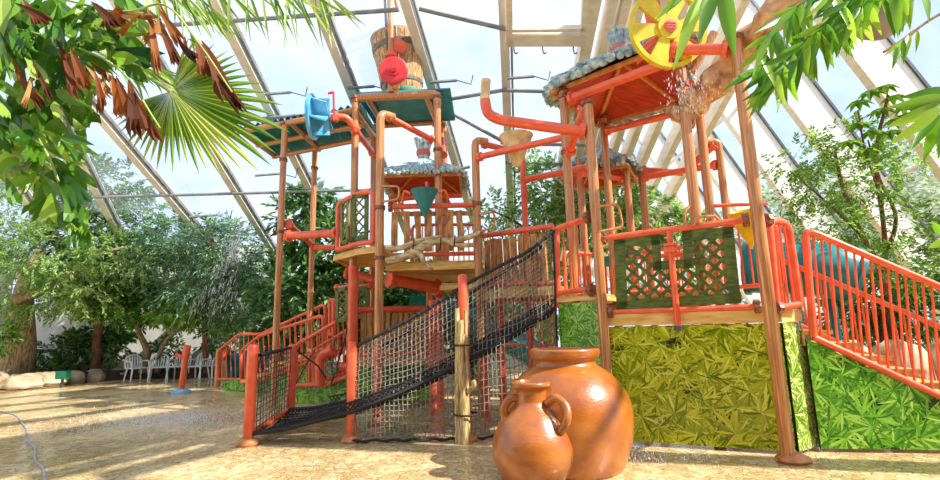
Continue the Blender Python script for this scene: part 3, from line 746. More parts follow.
# leaf-printed boards
S1 = V((4.03, 6.22, 0)); SN = V(((S1-A1).y, -(S1-A1).x, 0)).normalized()
def vert(p, z): return V((p.x, p.y, z))
leafpanel('wide yellow-green leaf-print panel under the lattice balcony', [vert(A0+V((.0, .0, 0)), .04), vert(A1, .04), vert(A1, zf0-.01), vert(A0, zf0-.01)], FN, 'boardyellow', 'lprintY', 125, .25)
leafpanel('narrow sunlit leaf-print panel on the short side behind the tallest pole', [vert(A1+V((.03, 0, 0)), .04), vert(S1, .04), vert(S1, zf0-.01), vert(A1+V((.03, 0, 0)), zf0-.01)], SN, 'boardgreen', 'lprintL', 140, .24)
g0, g1 = V((1.27, 7.38, 0)), V((1.72, 6.86, 0)); gn = V(((g1-g0).y, -(g1-g0).x, 0)).normalized()
leafpanel('small bright green leaf-print panel left of the elbow pole', [vert(g0, .04), vert(g1, .04), vert(g1, zl-.12), vert(g0, zl-.12)], gn, 'boardgreen', 'lprintG', 150, .21)
# right staircase
T0 = V((3.98, 6.1, 0)); TD = V((1.16, -.19, 0)).normalized(); TN = V((TD.y, -TD.x, 0))
def PS(u, v, o=0): return hit(u, v, T0+TN*o, TN)
steps = [(806, 331), (836, 345), (870, 358), (902, 371), (930, 385)]
sp = [PS(*s) for s in steps]
dS = (sp[-1]-sp[0])/4
t = thing('staircase', T0, 'timber staircase coming down to the right behind the near orange stair rail', 'stairs')
k = 0; prev = sp[0].z+.0
for i in range(9):
    a = sp[0]+dS*i
    if a.z < .1: break
    c = a+TD*.14-TN*.55+V((0, 0, -.02))
    M().box(c, (.33, 1.05, .05), (TD, -TN, Z)).build('tread', 'deckedge', t, smooth=False)
    M().box(a-TD*.02-TN*.55+V((0, 0, -.1)), (.03, 1.05, .15), (TD, -TN, Z)).build('riser', 'deck', t, smooth=False)
q0, q1 = PS(812, 339), PS(940, 398.5); sl = (q1-q0)/((q1-q0).dot(TD)); 
end = q0+sl*((q0.z-.05)/-sl.z)
leafpanel('green leaf-print panel under the right staircase', [vert(T0, .04), vert(end, .04), q0-TD*0+V((0, 0, -.03)), V((T0.x, T0.y, q0.z))], TN, 'boardgreen', 'lprintG', 110, .27)
nt0, nt1 = PS(805, 229), PS(940, 287); ntd = (nt1-nt0)/((nt1-nt0).dot(TD)); L_ = 2.6
railing([nt0, nt0+ntd*L_], [q0+V((.02, 0, .02)), q0+sl*L_*.985+V((0, 0, .02))], 30, 'near orange stair railing on the right, above the green leaf panel', .042, .04, .0145)
fo = -1.05
f0, f1 = PS(770, 255, fo), PS(900, 310, fo); fd = (f1-f0)/((f1-f0).dot(TD))
railing([f0, f0+fd*3.0], [f0-V((0, 0, .85)), f0+fd*3.0-V((0, 0, .85))], 24, 'far orange stair railing on the right, behind the near one', .036, .03, .013)
railing([f0+V((-.02, .1, .02)), R3(4.3, 7.4, f0.z+.05)], [f0+V((-.02, .1, -.9)), R3(4.3, 7.4, f0.z-.85)], 3, 'short orange railing at the top of the right staircase', .05, .04, .016)
# teal slide behind the stairs
t = thing('slide', P(800, 330, 8.3), 'teal tube slide behind the orange stair railing on the right', 'slide')
sp_ = smoothpath([P(748, 268, 9.2), P(790, 268, 8.8), P(825, 270, 8.5), P(850, 276, 8.4)], 6)
m = M(); m.tube(sp_, .46, 24, caps=False)
m.build('tube', 'tealdk', t)
for i in (0, len(sp_)//2, len(sp_)-1):
    m = M(); dd, uu, ww = frame_of(sp_[min(i+1, len(sp_)-1)]-sp_[max(i-1, 0)]); m.lathe([(.44, -.04), (.5, -.04), (.5, .04), (.44, .04)], sp_[i], dd, 24); m.build('joint_ring', 'tealdk', t)
for u in (800, 836):
    b = P(u, 330, 8.7); M().tube([V((b.x, b.y, 0)), V((b.x, b.y, 2.2))], .07, 10).build('leg', 'tealdk', t)
# ------------------------------------------------------------------ left tower
zc = P(356, 98, 9.85).z
p1 = P(285, 124, 10.71); p355 = P(355.8, 98, 9.85); p374 = P(374, 134, 11.35); p2 = P(315, 150, 12.5)
p437 = P(437, 93, 9.75); p444 = P(443.5, 124, 11.2)
zL = (p1.z+p2.z)/2
pole(p1, 0, 'tall copper pole at the far left of the play tower, under the canopy end', .07, mat='copper', collars=(P(285, 160, 10.71).z, P(281, 232, 10.71).z))
pole(p2, 0, 'copper pole behind the orange stairs, rising to the canopy back edge', .07, collars=(P(314, 168, 12.5).z, P(311, 246, 12.5).z))
pole(p355, 0, 'copper pole at the front left corner of the bucket canopy', .075, mat='copper', collars=(p355.z-.08,))
pole(p374, 0, 'copper pole at the rear left corner of the bucket canopy', .075, cap=False)
zd = P(430, 261, 8.95).z
pole(p437, zd, 'copper pole at the front right corner of the bucket canopy', .075, cap=False, collars=(p437.z-.1, P(434, 150, 9.75).z))
pole(p444, zd, 'copper pole at the rear right corner of the bucket canopy', .075, bend=(-.25, .1, .05))
b379 = P(379.8, 113, 8.9); b379.x = P(379.5, 240, 8.9).x
pole(b379, 0, 'thick copper pole with a bent top left of the picket balcony', .08, bend=(.2, .25, .02), collars=(P(380, 208, 8.9).z, P(380, 258, 8.9).z))
p478 = P(475, 140, 8.95)
pole(p478, 0, 'grey-brown pole with a bent top right of the picket balcony', .072, bend=(.22, .15, .02), collars=(P(478, 204, 8.95).z, P(478, 234, 8.95).z))
tag(M().tube([P(439.5, 283, 10.2), V((P(440, 350, 10.2).x, 10.2, 0))], .08, 12).build('support_pole', 'orange'), 'orange post under the picket balcony deck', 'pole')
tag(M().tube([P(353.5, 266, 9.8), V((P(353.5, 300, 9.8).x, 9.8, 0))], .1, 12).build('support_pole', 'orange'), 'orange-brown post under the raised corner deck corner', 'pole')
tag(M().tube([P(429, 262, 11.4), V((P(429, 300, 11.4).x, 11.4, 0))], .07, 12).build('support_pole', 'ochre'), 'pale ochre post behind the picket balcony', 'pole')
pipe([P(389, 117, 9.1), P(432, 140, 9.72)], .06, 'orange pipe slanting down right under the bucket canopy', (0, 1))
pipe([P(441, 128, 10.9), P(444, 155, 9.9)], .05, 'short orange pipe at the rear right canopy pole', (1,))
pipe([P(484, 144, 9.1), P(512, 151, 9.6)], .06, 'short orange pipe from the bent grey-brown pole to the bell', (0,))
pipe([P(335, 117, 9.5), P(347, 117, 9.6), P(356, 131, 9.75), P(373, 153, 11.2)], .07, 'orange pipe feeding the blue wheel through the canopy pole', (0, 2, 3))
# canopies of corrugated sheet
def sheet(m, a, b, c, d, waves, amp=.042):
    """a-b one ridge side, c-d the other; ridges run a->b"""
    n = waves*4; vs = []; fs = []
    for i in range(n+1):
        s = i/n; o = Z*(amp*math.sin(2*PI*s*waves))
        vs += [a.lerp(d, s)+o, b.lerp(c, s)+o]
    for i in range(n): fs.append((2*i, 2*i+1, 2*i+3, 2*i+2))
    m.add(vs, fs); vs2 = [V(v)+Z*.012 for v in vs]; m.add(vs2, [f[::-1] for f in fs])
q = [V((p.x, p.y, zc)) for p in (p355, p437, p444, p374)]
t = thing('canopy', q[0], 'teal corrugated canopy carrying the wooden bucket', 'canopy')
exr = V((.28, .0, 0))
m = M(); sheet(m, q[0]+V((0, .02, .1)), q[1]+exr+V((0, .02, .1)), q[2]+exr+V((0, .1, .1)), q[3]+V((0, .1, .1)), 13); m.build('sheet', 'teal', t)
M().tube(bent([q[0]-Z*.25, q[0], q[1], q[1]-Z*.25], .12), .085, 12).build('beam', 'copper', t)
for a, b in ((q[3], q[2]), (q[0].lerp(q[1], .14), q[3].lerp(q[2], .14)), (q[0].lerp(q[1], .86), q[3].lerp(q[2], .9))): M().tube([a, b], .065, 10).build('beam', 'copper', t)
r0, r1, r2, r3 = V((p1.x, p1.y, zL)), V((p355.x, p355.y, zL-.12)), V((p374.x, p374.y, zL-.12)), V((p2.x, p2.y, zL))
exl = (r0-r1).normalized()*1.5
t = thing('canopy', r0, 'teal corrugated canopy sloping left from the bucket canopy to the palm leaf', 'canopy')
m = M(); sheet(m, r0+exl+V((0, 0, .11)), r3+exl+V((0, .15, .11)), r2+V((0.1, .15, .11)), r1+V((.1, 0, .11)), 19); m.build('sheet', 'teal', t)
for a, b in ((r0+exl, r1), (r0.lerp(r3, .5)+exl, r1.lerp(r2, .5)), (r3+exl, r2), (r1, r2), (r0.lerp(r1, .08), r3.lerp(r2, .08)), (r0+exl*.95, r3+exl*.95)): M().tube([a, b], .065, 10).build('beam', 'copper', t)
# bucket
bc = P(403, 88, 10.45); bc.z = zc+.22
t = thing('tipping_bucket', bc, 'big wooden tipping bucket with iron bands on the teal canopy', 'bucket')
ax = V((-.07, -.05, 1)).normalized(); hB = 1.42
m = M(); n = 22; prof = []
d, u, w = frame_of(ax)
for i in range(n):
    a0, a1 = 2*PI*(i+.04)/n, 2*PI*(i+.96)/n
    vs = []
    for rr, h in ((.43, .12), (.63, hB)):
        for a in (a0, a1): vs.append(bc+ax*h+(u*math.cos(a)+w*math.sin(a))*rr)
        for a in (a1, a0): vs.append(bc+ax*h+(u*math.cos(a)+w*math.sin(a))*(rr-.05))
    m.add(vs, [(0, 1, 5, 4), (1, 2, 6, 5), (2, 3, 7, 6), (3, 0, 4, 7), (4, 5, 6, 7), (3, 2, 1, 0)])
m.build('staves', 'barrel', t, smooth=False)
for h0, h1 in ((.3, .38), (1.06, 1.18)):
    r = lambda h: .43+.2*(h-.12)/(hB-.12)+.012
    m = M(); m.lathe([(r(h0)-.02, h0), (r(h0), h0), (r(h1), h1), (r(h1)-.02, h1)], bc, ax, 40); m.build('iron_band', 'iron', t)
m = M(); m.lathe([(0, 0), (.38, 0), (.43, .06), (.44, .14), (0, .14)], bc, ax, 32); m.build('base', 'mint', t)
# bucket frame, disc and feed pipe
fy = 9.72
t = thing('bucket_stand', P(391, 92, fy), 'copper upright with red discs in front of the wooden bucket', 'stand')
M().tube([P(391, 92, fy), P(391, 52, fy), P(390, -14, fy)], .065, 12).build('upright', 'copper', t)
M().tube([P(386, 88, fy+.1), P(387, 40, fy+.1), P(384, -14, fy+.1)], .03, 8).build('rail', 'iron', t)
dc = P(393.5, 70.5, fy-.12); da = V((.05, -1, -.1))
m = M(); m.lathe([(0, -.03), (.27, -.03), (.3, 0), (.27, .03), (.13, .035), (.125, .07), (.08, .075), (.075, .12), (0, .125)], dc, da, 32); m.build('disc', 'red', t)
m = M(); m.lathe([(0, -.03), (.16, -.03), (.18, 0), (.16, .03), (0, .04)], P(399, 46, fy+.05), V((.3, -1, .1)), 24); m.build('small_disc', 'orange', t)
m = M(); flange(m, P(391, 55, fy), Z, .12, .05, 6); m.build('clamp', 'orange', t)
M().ball(P(396, 87, fy), .08, 12, 8).build('knuckle', 'copper', t)
pipe([P(395, -16, 9.9), P(396, 2, 9.9), P(398, 11, 9.95)], .045, 'thin copper feed pipe hanging above the wooden bucket', (), mat='copper')
# blue wheel
wc = P(319, 117, 9.5); ax = V((.999, .044, .0)).normalized(); d, u, w = frame_of(ax)
t = thing('waterwheel', wc, 'light blue water wheel seen nearly edge-on at the canopy', 'wheel')
R_ = 23*9.9/500
m = M(); m.lathe([(R_*.88, -.03), (R_, -.06), (R_*1.02, 0), (R_*.9, .02), (R_*.88, -.03)], wc-ax*.1, ax, 40); m.build('rim', 'blue', t)
m = M(); m.lathe([(0, -.03), (R_*.9, -.03), (R_*.9, 0), (.07, .02), (.07, .32), (0, .32)], wc-ax*.1, ax, 36); m.build('back_disc', 'blue', t)
for k in range(6):
    a = 2*PI*k/6+.3; p = u*math.cos(a)+w*math.sin(a); s = -u*math.sin(a)+w*math.cos(a)
    M().prism([wc+p*.06-ax*.1, wc+p*R_*.95-ax*.1, wc+p*R_*.8+ax*.22+s*.1, wc+p*.06+ax*.2], s*.03).build('blade', 'blue', t, smooth=False)
t = thing('crank', P(334, 119, 9.4), 'small red crank rod above the blue wheel pipe', 'crank')
M().tube([P(334, 121, 9.4), P(333.5, 92, 9.4)], .022, 8).build('rod', 'red', t)
M().tube([P(333.5, 92, 9.4), P(328, 93.5, 9.4)], .025, 8).build('grip', 'red', t)
m = M(); flange(m, P(334, 118, 9.45), Z, .07, .05); m.build('socket', 'orange', t)
# upper deck
zd = P(430, 261, 8.95).z
oct_ = [(.2, 8.97), (-1.5, 8.97), (-1.52, 11.3), (.25, 11.4)]
zo = P(376, 246, 9.2).z
slab('corner_deck', [(-1.58, 9.05), (-2.12, 9.4), (-2.78, 10.15), (-2.7, 11.3), (-1.58, 11.3)], zo-.13, zo, 'raised corner deck with the small green lattice panel, left of the bent-top pole')
slab('upper_deck', oct_, zd-.16, zd, 'timber deck of the picket balcony, driftwood branch in front')
slab('step_deck', [(-.55, 9.3), (.15, 9.1), (.3, 10.2), (-.4, 10.4)], zd-.5, zd-.38, 'small timber step below the picket balcony deck by the grey-brown pole')
zrl = P(386, 207, 8.95).z
a, b = V((-1.45, 8.95, zrl)), V((.1, 8.95, zrl))
t = railing([a, b], [V((-1.45, 8.95, zd+.12)), V((.1, 8.95, zd+.12))], 0, 'orange railing filled with timber pickets over the driftwood', .05, .04, ends=False, collars=((b, V((1, 0, 0))), (a, V((1, 0, 0)))))
M().beam(V((-1.4, 9.03, zrl-.12)), V((.05, 9.03, zrl-.14)), .04, .08).build('picket_rail', 'picket', t, smooth=False)
for k, u in enumerate((394.5, 407, 418.5, 428, 438, 449, 460)):
    c = P(u, 210, 8.99); m = M(); h0, h1 = zd+.18, zrl-.06-random.uniform(0, .05); ww = .12+random.uniform(-.01, .015); tl = random.uniform(-.03, .03)
    m.prism([V((c.x-ww/2, 8.96, h0)), V((c.x+ww/2, 8.96, h0)), V((c.x+ww/2+tl*.4, 8.96, (h0+h1)/2)), V((c.x+ww/2+tl, 8.96, h1)), V((c.x-ww/2+tl, 8.96, h1)), V((c.x-ww/2-tl*.3, 8.96, (h0+h1)/2))], V((0, .045, 0)))
    m.build('picket', 'picket', t, smooth=False)
railing([V((-1.3, 11.1, zrl+.1)), V((.2, 11.2, zrl+.1))], [V((-1.3, 11.1, zd+.1)), V((.2, 11.2, zd+.1))], 12, 'orange barred railing at the back of the picket balcony')
pipe([P(390, 200, 10.3), P(414, 197, 10.3), P(462, 195, 10.3)], .06, 'orange pipe level with the teal cone behind the pickets', (0,))
zt = P(374, 191, 9.25).z
tp = [P(374, 191, 9.25), V((-2.14, 9.4, zt)), V((-2.72, 10.1, zt))]; bp = [V((p.x, p.y, zo+.09)) for p in tp]
t = railing(tp, bp, 0, 'curved orange railing round the left corner of the raised corner deck', .05, .05, ends=True)
def facet(a, b):
    n = V(((b-a).y, -(b-a).x, 0)).normalized()
    return (lambda u, v, o=0: hit(u, v, a+n*o, n)), n
h1_, n1_ = facet(V((-2.12, 9.42, 0)), V((-1.6, 9.25, 0)))
lattice('small green lattice panel on the raised corner deck railing', h1_, [(353, 195), (369, 194), (368, 240), (353, 242)], [[(353, 195), (356.5, 195), (356.5, 241.5), (353, 242)], [(365.5, 194), (369, 194), (368.5, 240), (365, 240)], [(353, 195), (369, 194), (369, 198), (353, 199)], [(353, 237.5), (368.5, 236), (368, 240), (353, 242)]], n1_, [[(355, 197), (367, 196), (366.5, 238), (355, 239)]], .19, sw=.03)
h2_, n2_ = facet(V((-2.72, 10.1, 0)), V((-2.16, 9.45, 0)))
lattice('narrow olive lattice panel on the left side of the raised corner deck', h2_, [(342, 202), (350, 196), (350, 242), (342, 246)], [[(342, 202), (344, 200.5), (344, 245), (342, 246)], [(348, 197.5), (350, 196), (350, 242), (348, 243)], [(342, 202), (350, 196), (350, 200), (342, 206)], [(342, 242), (350, 238), (350, 242), (342, 246)]], n2_, [[(343, 202), (349.5, 198), (349.5, 242), (343, 245)]], .19, 'olive', sw=.03)
pipe([P(288, 236, 10.72), P(337, 233, 10.15)], .085, 'upper orange pipe from the far left pole to the raised corner deck', (0, 1))
pipe([P(315, 248, 12.4), P(337, 247, 11.0)], .07, 'lower orange pipe from the stair pole to the raised corner deck', (0,))
pipe([P(288, 224, 10.8), P(312, 244, 12.4)], .07, 'orange strut between the two left poles', (0,))
# teal cone
cc = P(424.5, 191, 8.7); k = 13.5*9.1/500
t = thing('hanging_cone', P(425, 219, 8.7), 'teal cone hanging in front of the picket balcony', 'cone')
m = M(); m.lathe([(.005, -.5), (.05, -.42), (k, 0), (k*1.03, .01), (k*.95, 0), (.01, -.4)], cc, Z, 28); m.build('cone', 'tealdk', t)
M().tube([cc+V((.05, 0, 0)), P(426.5, 182, 8.7)], .03, 8).build('nozzle', 'shaftred', t)
for s in (-1, 1): M().tube(bent([cc+V((s*k, 0, -.04)), cc+V((s*(k+.12), .02, .02)), V((cc.x+s*(k+.2), 8.95, zrl))], .05), .025, 8).build('bracket', 'orange', t)
# driftwood on the balcony
t = thing('driftwood_branch', P(400, 258, 8.75), 'forked driftwood branch tied along the picket balcony edge', 'branch')
M().tube(smoothpath([P(386, 262, 8.76), P(404, 257, 8.74), P(419, 249, 8.72), P(431, 242, 8.74), P(452, 241, 8.76), P(466, 238, 8.78), P(480, 233, 8.78)], 5), [.075]*8+[.085]*8+[.065]*8+[.05]*7, 9).build('limb', 'driftpale', t)
M().tube(smoothpath([P(386, 248, 8.8), P(400, 248, 8.78), P(411, 244, 8.74), P(420, 241, 8.72), P(441, 237.5, 8.74)], 5), [.05]*21, 8).build('limb', 'driftpale', t)
M().tube(smoothpath([P(414, 250, 8.72), P(421, 255, 8.68), P(425, 263, 8.68), P(433, 269, 8.68)], 5), [.06-.002*i for i in range(16)], 8).build('limb', 'driftpale', t)
M().tube(smoothpath([P(447, 241, 8.74), P(456, 245, 8.7), P(474, 245, 8.75)], 5), [.04]*11, 8).build('limb', 'driftpale', t)
for u, v in ((414, 243), (455, 240), (441, 243)): M().tube([P(u, v-5, 8.66), P(u-1, v+7, 8.66)], .012, 6).build('tie', 'rope', t)
# hut on the left tower
hc = P(424, 178, 10.3); hz = P(424, 182, 10.3).z
hutroof([V((hc.x-.78, hc.y-.55, hz)), V((hc.x+.78, hc.y-.55, hz)), V((hc.x+.78, hc.y+.9, hz)), V((hc.x-.78, hc.y+.9, hz))], V((hc.x-.02, hc.y+.15, hz+.52)), 'small teal and white bamboo hut roof behind the hanging cone', 'thatchhut', .14, 17, .04)
# lower platform
zk = P(400, 362, 10.2).z; zkr = P(400, 309, 10.2).z
slab('lower_deck', [(-2.35, 10.05), (-.55, 10.25), (-.3, 12.4), (-2.6, 12.2)], zk-.06, zk+.06, 'low timber deck of the left tower behind the rope net')
a, b = V((-2.3, 10.1, zkr)), V((-.6, 10.28, zkr))
t = railing([a, b], [V((-2.3, 10.1, zk+.16)), V((-.6, 10.28, zk+.16))], 0, 'orange railing with close upright boards on the low deck', .06, .045, ends=False)
for i in range(13):
    p = a.lerp(b, .04+.92*(i+.5)/13); w_ = .105
    M().box((p.x, p.y+.03, (zk+.14+zkr-.06)/2), (w_+random.uniform(-.01, .01), .04, zkr-zk-.2)).build('picket', 'picket', t, smooth=False)
h3_, n3_ = facet(V((-2.75, 10.35, 0)), V((-2.1, 10.2, 0)))
lattice('olive lattice panel at the top of the orange left stairs', h3_, [(336, 288), (349, 287), (349, 321), (336, 323)], [[(336, 288), (339, 288), (339, 323), (336, 323)], [(346, 287), (349, 287), (349, 321), (346, 321.5)], [(336, 288), (349, 287), (349, 291), (336, 292)], [(336, 319), (349, 317), (349, 321), (336, 323)]], n3_, [[(338, 290), (347.5, 289), (347.5, 320), (338, 321)]], .17, 'olive', sw=.03)
lattice('second green lattice panel beside the low deck, right of the olive one', h3_, [(356, 286.5), (370, 286), (370, 318), (356, 319)], [[(356, 286.5), (359, 286.5), (359, 319), (356, 319)], [(366.5, 286), (370, 286), (370, 318), (366.5, 318.5)], [(356, 286.5), (370, 286), (370, 290), (356, 291)], [(356, 315), (370, 314), (370, 318), (356, 319)]], n3_, [[(358, 288), (368, 287.5), (368, 316), (358, 317)]], .17, sw=.03)
pipe([P(336, 288, 10.4), P(371, 285.5, 10.2)], .05, 'orange rail pipe over the two low lattice panels', (0, 1))
pipe([P(389, 279, 9.5), P(438, 288, 10.1)], .115, 'fat orange pipe under the picket balcony deck', (0, 1))
pipe([P(347, 272, 10.4), P(374, 280, 10.3)], .09, 'fat orange pipe stub under the raised corner deck', (0,))
leafpanel('green leaf-print panel under the low deck, behind the rope net', [P(354, 402, 10.35), P(436, 400, 10.35), P(436, 367, 10.35), P(354, 367, 10.35)], V((0, -1, 0)), 'boardgreen', 'lprintG', 70, .32)
# left stairs
def TPB(lst): return [P(*p) for p in lst]
railing(TPB([(218, 351, 14.9), (239, 334, 14.3), (261, 334, 13.7), (325, 304, 12.3)]), TPB([(218, 379, 14.9), (239, 379, 14.3), (262, 378, 13.7), (326, 347, 12.3)]), 20, 'far orange railing of the left stairs', .04, .035, .014)
railing(TPB([(241, 351, 13.6), (259, 336, 13.0), (323, 315, 11.9)]), TPB([(241, 383, 13.6), (262, 380, 13.0), (324, 356, 11.9)]), 16, 'middle orange railing of the left stairs', .04, .035, .014)
b = G(217, 387); tag(M().tube([b, V((b.x, b.y, P(217, 349, b.y).z))], .09, 12).build('railing_post', 'copper'), 'brown post at the foot of the orange left stairs', 'post')
railing(TPB([(296, 345, 11.0), (349, 315, 10.5)]), TPB([(296, 385, 11.0), (326, 385, 10.8), (348, 376, 10.5)]), 9, 'near orange stair railing with the green valve wheel', .045, .042, .014)
railing(TPB([(310, 352, 11.3), (349, 329, 10.8)]), TPB([(310, 384, 11.3), (349, 372, 10.8)]), 8, 'lower orange stair railing behind the green valve wheel', .036, .034, .012)
railing(TPB([(330, 300, 11.6), (334, 300, 11.3)]), TPB([(330, 335, 11.6), (334, 334, 11.3)]), 1, 'narrow orange gate loop at the top of the left stairs', .05, .04, .016)
leafpanel('long low green leaf-print panel beneath the left stairs', [P(222, 390, 14.1), P(331, 396, 12.0), P(331, 360, 12.0), P(222, 382, 14.1)], V((-.65, -.76, 0)), 'boardgreen', 'lprintG', 45, .34)
leafpanel('green leaf-print panel below the valve wheel at the left stairs', [P(294, 403, 11.15), P(351, 402, 10.75), P(351, 379, 10.75), P(294, 387, 11.15)], V((-.25, -.97, 0)), 'boardgreen', 'lprintG', 80, .32)
t = thing('staircase', G(222, 389), 'timber steps of the left stairs between orange railings', 'stairs')
a, b = P(262, 379, 13.35), P(328, 349, 12.1); dd = (b-a); dr = V((dd.x, dd.y, 0)).normalized(); dn = V((dr.y, -dr.x, 0))
for i in range(6):
    c = a.lerp(b, i/5)
    M().box(c, (.36, 1.0, .06), (dr, dn, Z)).build('tread', 'deckedge', t, smooth=False)
pipe([P(320, 384, 10.75), P(320, 356, 10.75), P(333, 350, 10.72)], .1, 'fat orange elbow pipe beside the green valve wheel', (2,), rad=.22)
pipe([P(336, 367, 10.62), P(349, 367, 10.6)], .08, 'short orange pipe right of the green valve wheel', (0, 1))
vc = P(331, 368, 10.5); t = thing('valve_wheel', vc, 'green valve hand wheel on the orange pipe by the left stairs', 'valve wheel')
m = M(); m.tube([vc+V((math.cos(2*PI*j/24)*.12, 0, math.sin(2*PI*j/24)*.12)) for j in range(25)], .018, 8, caps=False); m.build('rim', 'greenvalve', t)
for k in range(3):
    a = 2*PI*k/3+PI/2; M().tube([vc, vc+V((math.cos(a)*.12, 0, math.sin(a)*.12))], .016, 6).build('spoke', 'greenvalve', t)
M().tube([vc-V((0, .03, 0)), vc+V((0, .12, 0))], .03, 10).build('hub', 'greenvalve', t)
# walkway between the towers
ws, we = P(481, 290, 9.4), P(557, 289, 8.4)
slab('walkway_deck', [(ws.x, ws.y), (we.x, we.y), (we.x+.35, we.y+1.0), (ws.x+.2, ws.y+1.1)], ws.z-.18, ws.z, 'timber walkway deck between the two towers behind the rope net')
wt0, wt1 = P(482, 236, 9.4), P(553, 226, 8.4)
t = railing([wt0, wt1], [ws+Z*.1, we+Z*.1], 0, 'orange walkway railing with timber pickets above the rope net', .05, .045, ends=False)
for k in range(9):
    s = .07+.1*k; a, b = wt0.lerp(wt1, s), ws.lerp(we, s)
    M().beam(V((a.x, a.y+.06, b.z+.15)), V((a.x+random.uniform(-.03, .03), a.y+.06, a.z-.07-random.uniform(0, .05))), .12, .04, V((.7, .7, 0))).build('picket', 'picket', t, smooth=False)
railing([P(482, 300, 10.5), P(555, 300, 9.6)], [P(482, 345, 10.5), P(555, 345, 9.6)], 10, 'orange barred railing under the timber walkway')
tag(M().tube([P(500, 300, 9.6), V((P(500, 300, 9.6).x, 9.6, 0))], .07, 12).build('support_pole', 'orange'), 'orange post under the timber walkway behind the net', 'pole')
tag(M().tube([P(432, 300, 9.2), V((P(432, 300, 9.2).x, 9.2, 0))], .07, 12).build('support_pole', 'orange'), 'orange post behind the rope net left of the driftwood-wrapped post', 'pole')
pole(P(485, 340, 8.6), 0, 'stub pole behind the rope net right of the driftwood-wrapped post', .06, mat='orange', cap=False)
# teal slide behind the net
t = thing('slide', P(520, 380, 12), 'teal slide trough seen through the rope net under the walkway', 'slide')
pp = smoothpath([P(412, 296, 12.6), P(450, 300, 12.6), P(490, 322, 12.2), P(530, 342, 11.6), P(575, 372, 11.0)], 6)
m = M(); k = 14; vs = []; fs = []
for i, c in enumerate(pp):
    tg = (pp[min(i+1, len(pp)-1)]-pp[max(i-1, 0)]).normalized(); sd = tg.cross(Z).normalized(); upv = sd.cross(tg)
    for j in range(k+1):
        a = PI+PI*j/k
        vs.append(c+sd*math.cos(a)*.5+upv*math.sin(a)*.5)
    for j in range(k, -1, -1):
        a = PI+PI*j/k; vs.append(c+sd*math.cos(a)*.45+upv*math.sin(a)*.45)
n_ = 2*(k+1)
for i in range(len(pp)-1):
    for j in range(n_): fs.append((i*n_+j, i*n_+(j+1) % n_, (i+1)*n_+(j+1) % n_, (i+1)*n_+j))
m.add(vs, fs); m.build('trough', 'tealdk', t)
for i in (4, len(pp)-6):
    c = pp[i]; M().tube([V((c.x, c.y, 0)), c-Z*.45], .07, 10).build('leg', 'orange', t)
# small teal bin-like slide mouth by the left stairs
t = thing('slide', P(232, 384, 15.6), 'small teal slide mouth behind the foot of the left stairs', 'slide')
m = M(); m.tube([P(226, 368, 15.8), P(240, 366, 16.2), P(262, 358, 16.6)], .42, 20, caps=False); m.build('tube', 'tealdk', t)
M().tube([P(224, 356, 15.2), P(224, 385, 15.2)], .07, 10).build('leg', 'brass', t)
M().tube([P(227, 350, 15.2), P(224, 356, 15.2), P(224, 360, 15.2)], .08, 10).build('bend', 'orange', t)
# ------------------------------------------------------------------ rope bridge
a0, b0, c0, e0_ = G(248, 445), G(290, 415), G(351, 442), G(377, 425)
d0_ = G(466, 441)
def post(b, v, label, r=.074, lean=0):
    h = P(470, v, b.y).z; t = thing('orange_post', b, label, 'post', 'orange posts of the rope bridge')
    top = V((b.x+lean, b.y, h))
    M().tube([b, top-Z*.05, top-Z*.02, top], [r, r, r*.9, r*.55], 16).build('shaft', 'orange', t)
    M().ball(b+V((0, -.02, .03)), (r*2.2, r*2.0, .075), 14, 8, .1).build('foot', 'foot', t)
    return top
at = post(a0, 339, 'near orange post at the low left end of the rope bridge')
bt = post(b0, 340, 'orange post behind the black net floor at the low left bridge end', .085)
ct = post(c0, 339, 'orange post where the big rope net begins, rock at its foot', .068)
et = post(e0_, 342, 'orange post just behind the start of the big rope net', .064)
dt = post(d0_, 274, 'tall orange post wrapped with driftwood in the middle of the rope net', .07)
nE = gl(554, 232, 0); nE = V((1.2, 7.36, nE.z)); fE = P(546, 240, 8.6)
bx = P(440, 300, 8.35); ft = V((bx.x, bx.y, P(440, 290, 8.35).z))
# rope curves on the near and far side
near_top = smoothpath([ct-Z*.08, P(405, 322, 7.15), P(440, 301, 7.14), P(463, 286, 7.13), P(500, 266, 7.2), P(530, 250, 7.3), P(553, 231, 7.36)], 6)
far_top = smoothpath([et-Z*.08, P(415, 327, 8.4), P(450, 307, 8.4), P(490, 280, 8.5), P(525, 259, 8.6), P(547, 242, 8.6)], 6)
def fz(x):   # floor height along the bridge
    ks = [(-3.1, .14), (-2.6, .2), (-1.7, P(352, 412, 7.18).z), (-1.0, P(400, 393, 7.15).z), (-.1, P(464, 362, 7.14).z), (1.25, P(555, 307, 7.4).z)]
    for (x0, z0), (x1, z1) in zip(ks, ks[1:]):
        if x <= x1: return z0+(z1-z0)*(x-x0)/(x1-x0)
    return ks[-1][1]
def poly_at(pts, x):
    for a, b in zip(pts, pts[1:]):
        if a.x <= x <= b.x: return a.lerp(b, (x-a.x)/max(1e-6, b.x-a.x))
    return pts[-1] if x > pts[-1].x else pts[0]
nearline = [V((-3.1, 7.2, 0)), V((-1.7, 7.16, 0)), V((-.13, 7.13, 0)), V((1.22, 7.38, 0))]
farline = [V((-3.41, 9.6, 0)), V((-1.59, 8.42, 0)), V((-.3, 8.4, 0)), V((1.22, 8.6, 0))]
t = thing('rope_bridge', (-1, 7.8, 0), 'rope net bridge climbing from the orange posts up to the right tower', 'bridge')
def cord(m, pts, r, n=4): m.tube(pts, r, n, caps=False)
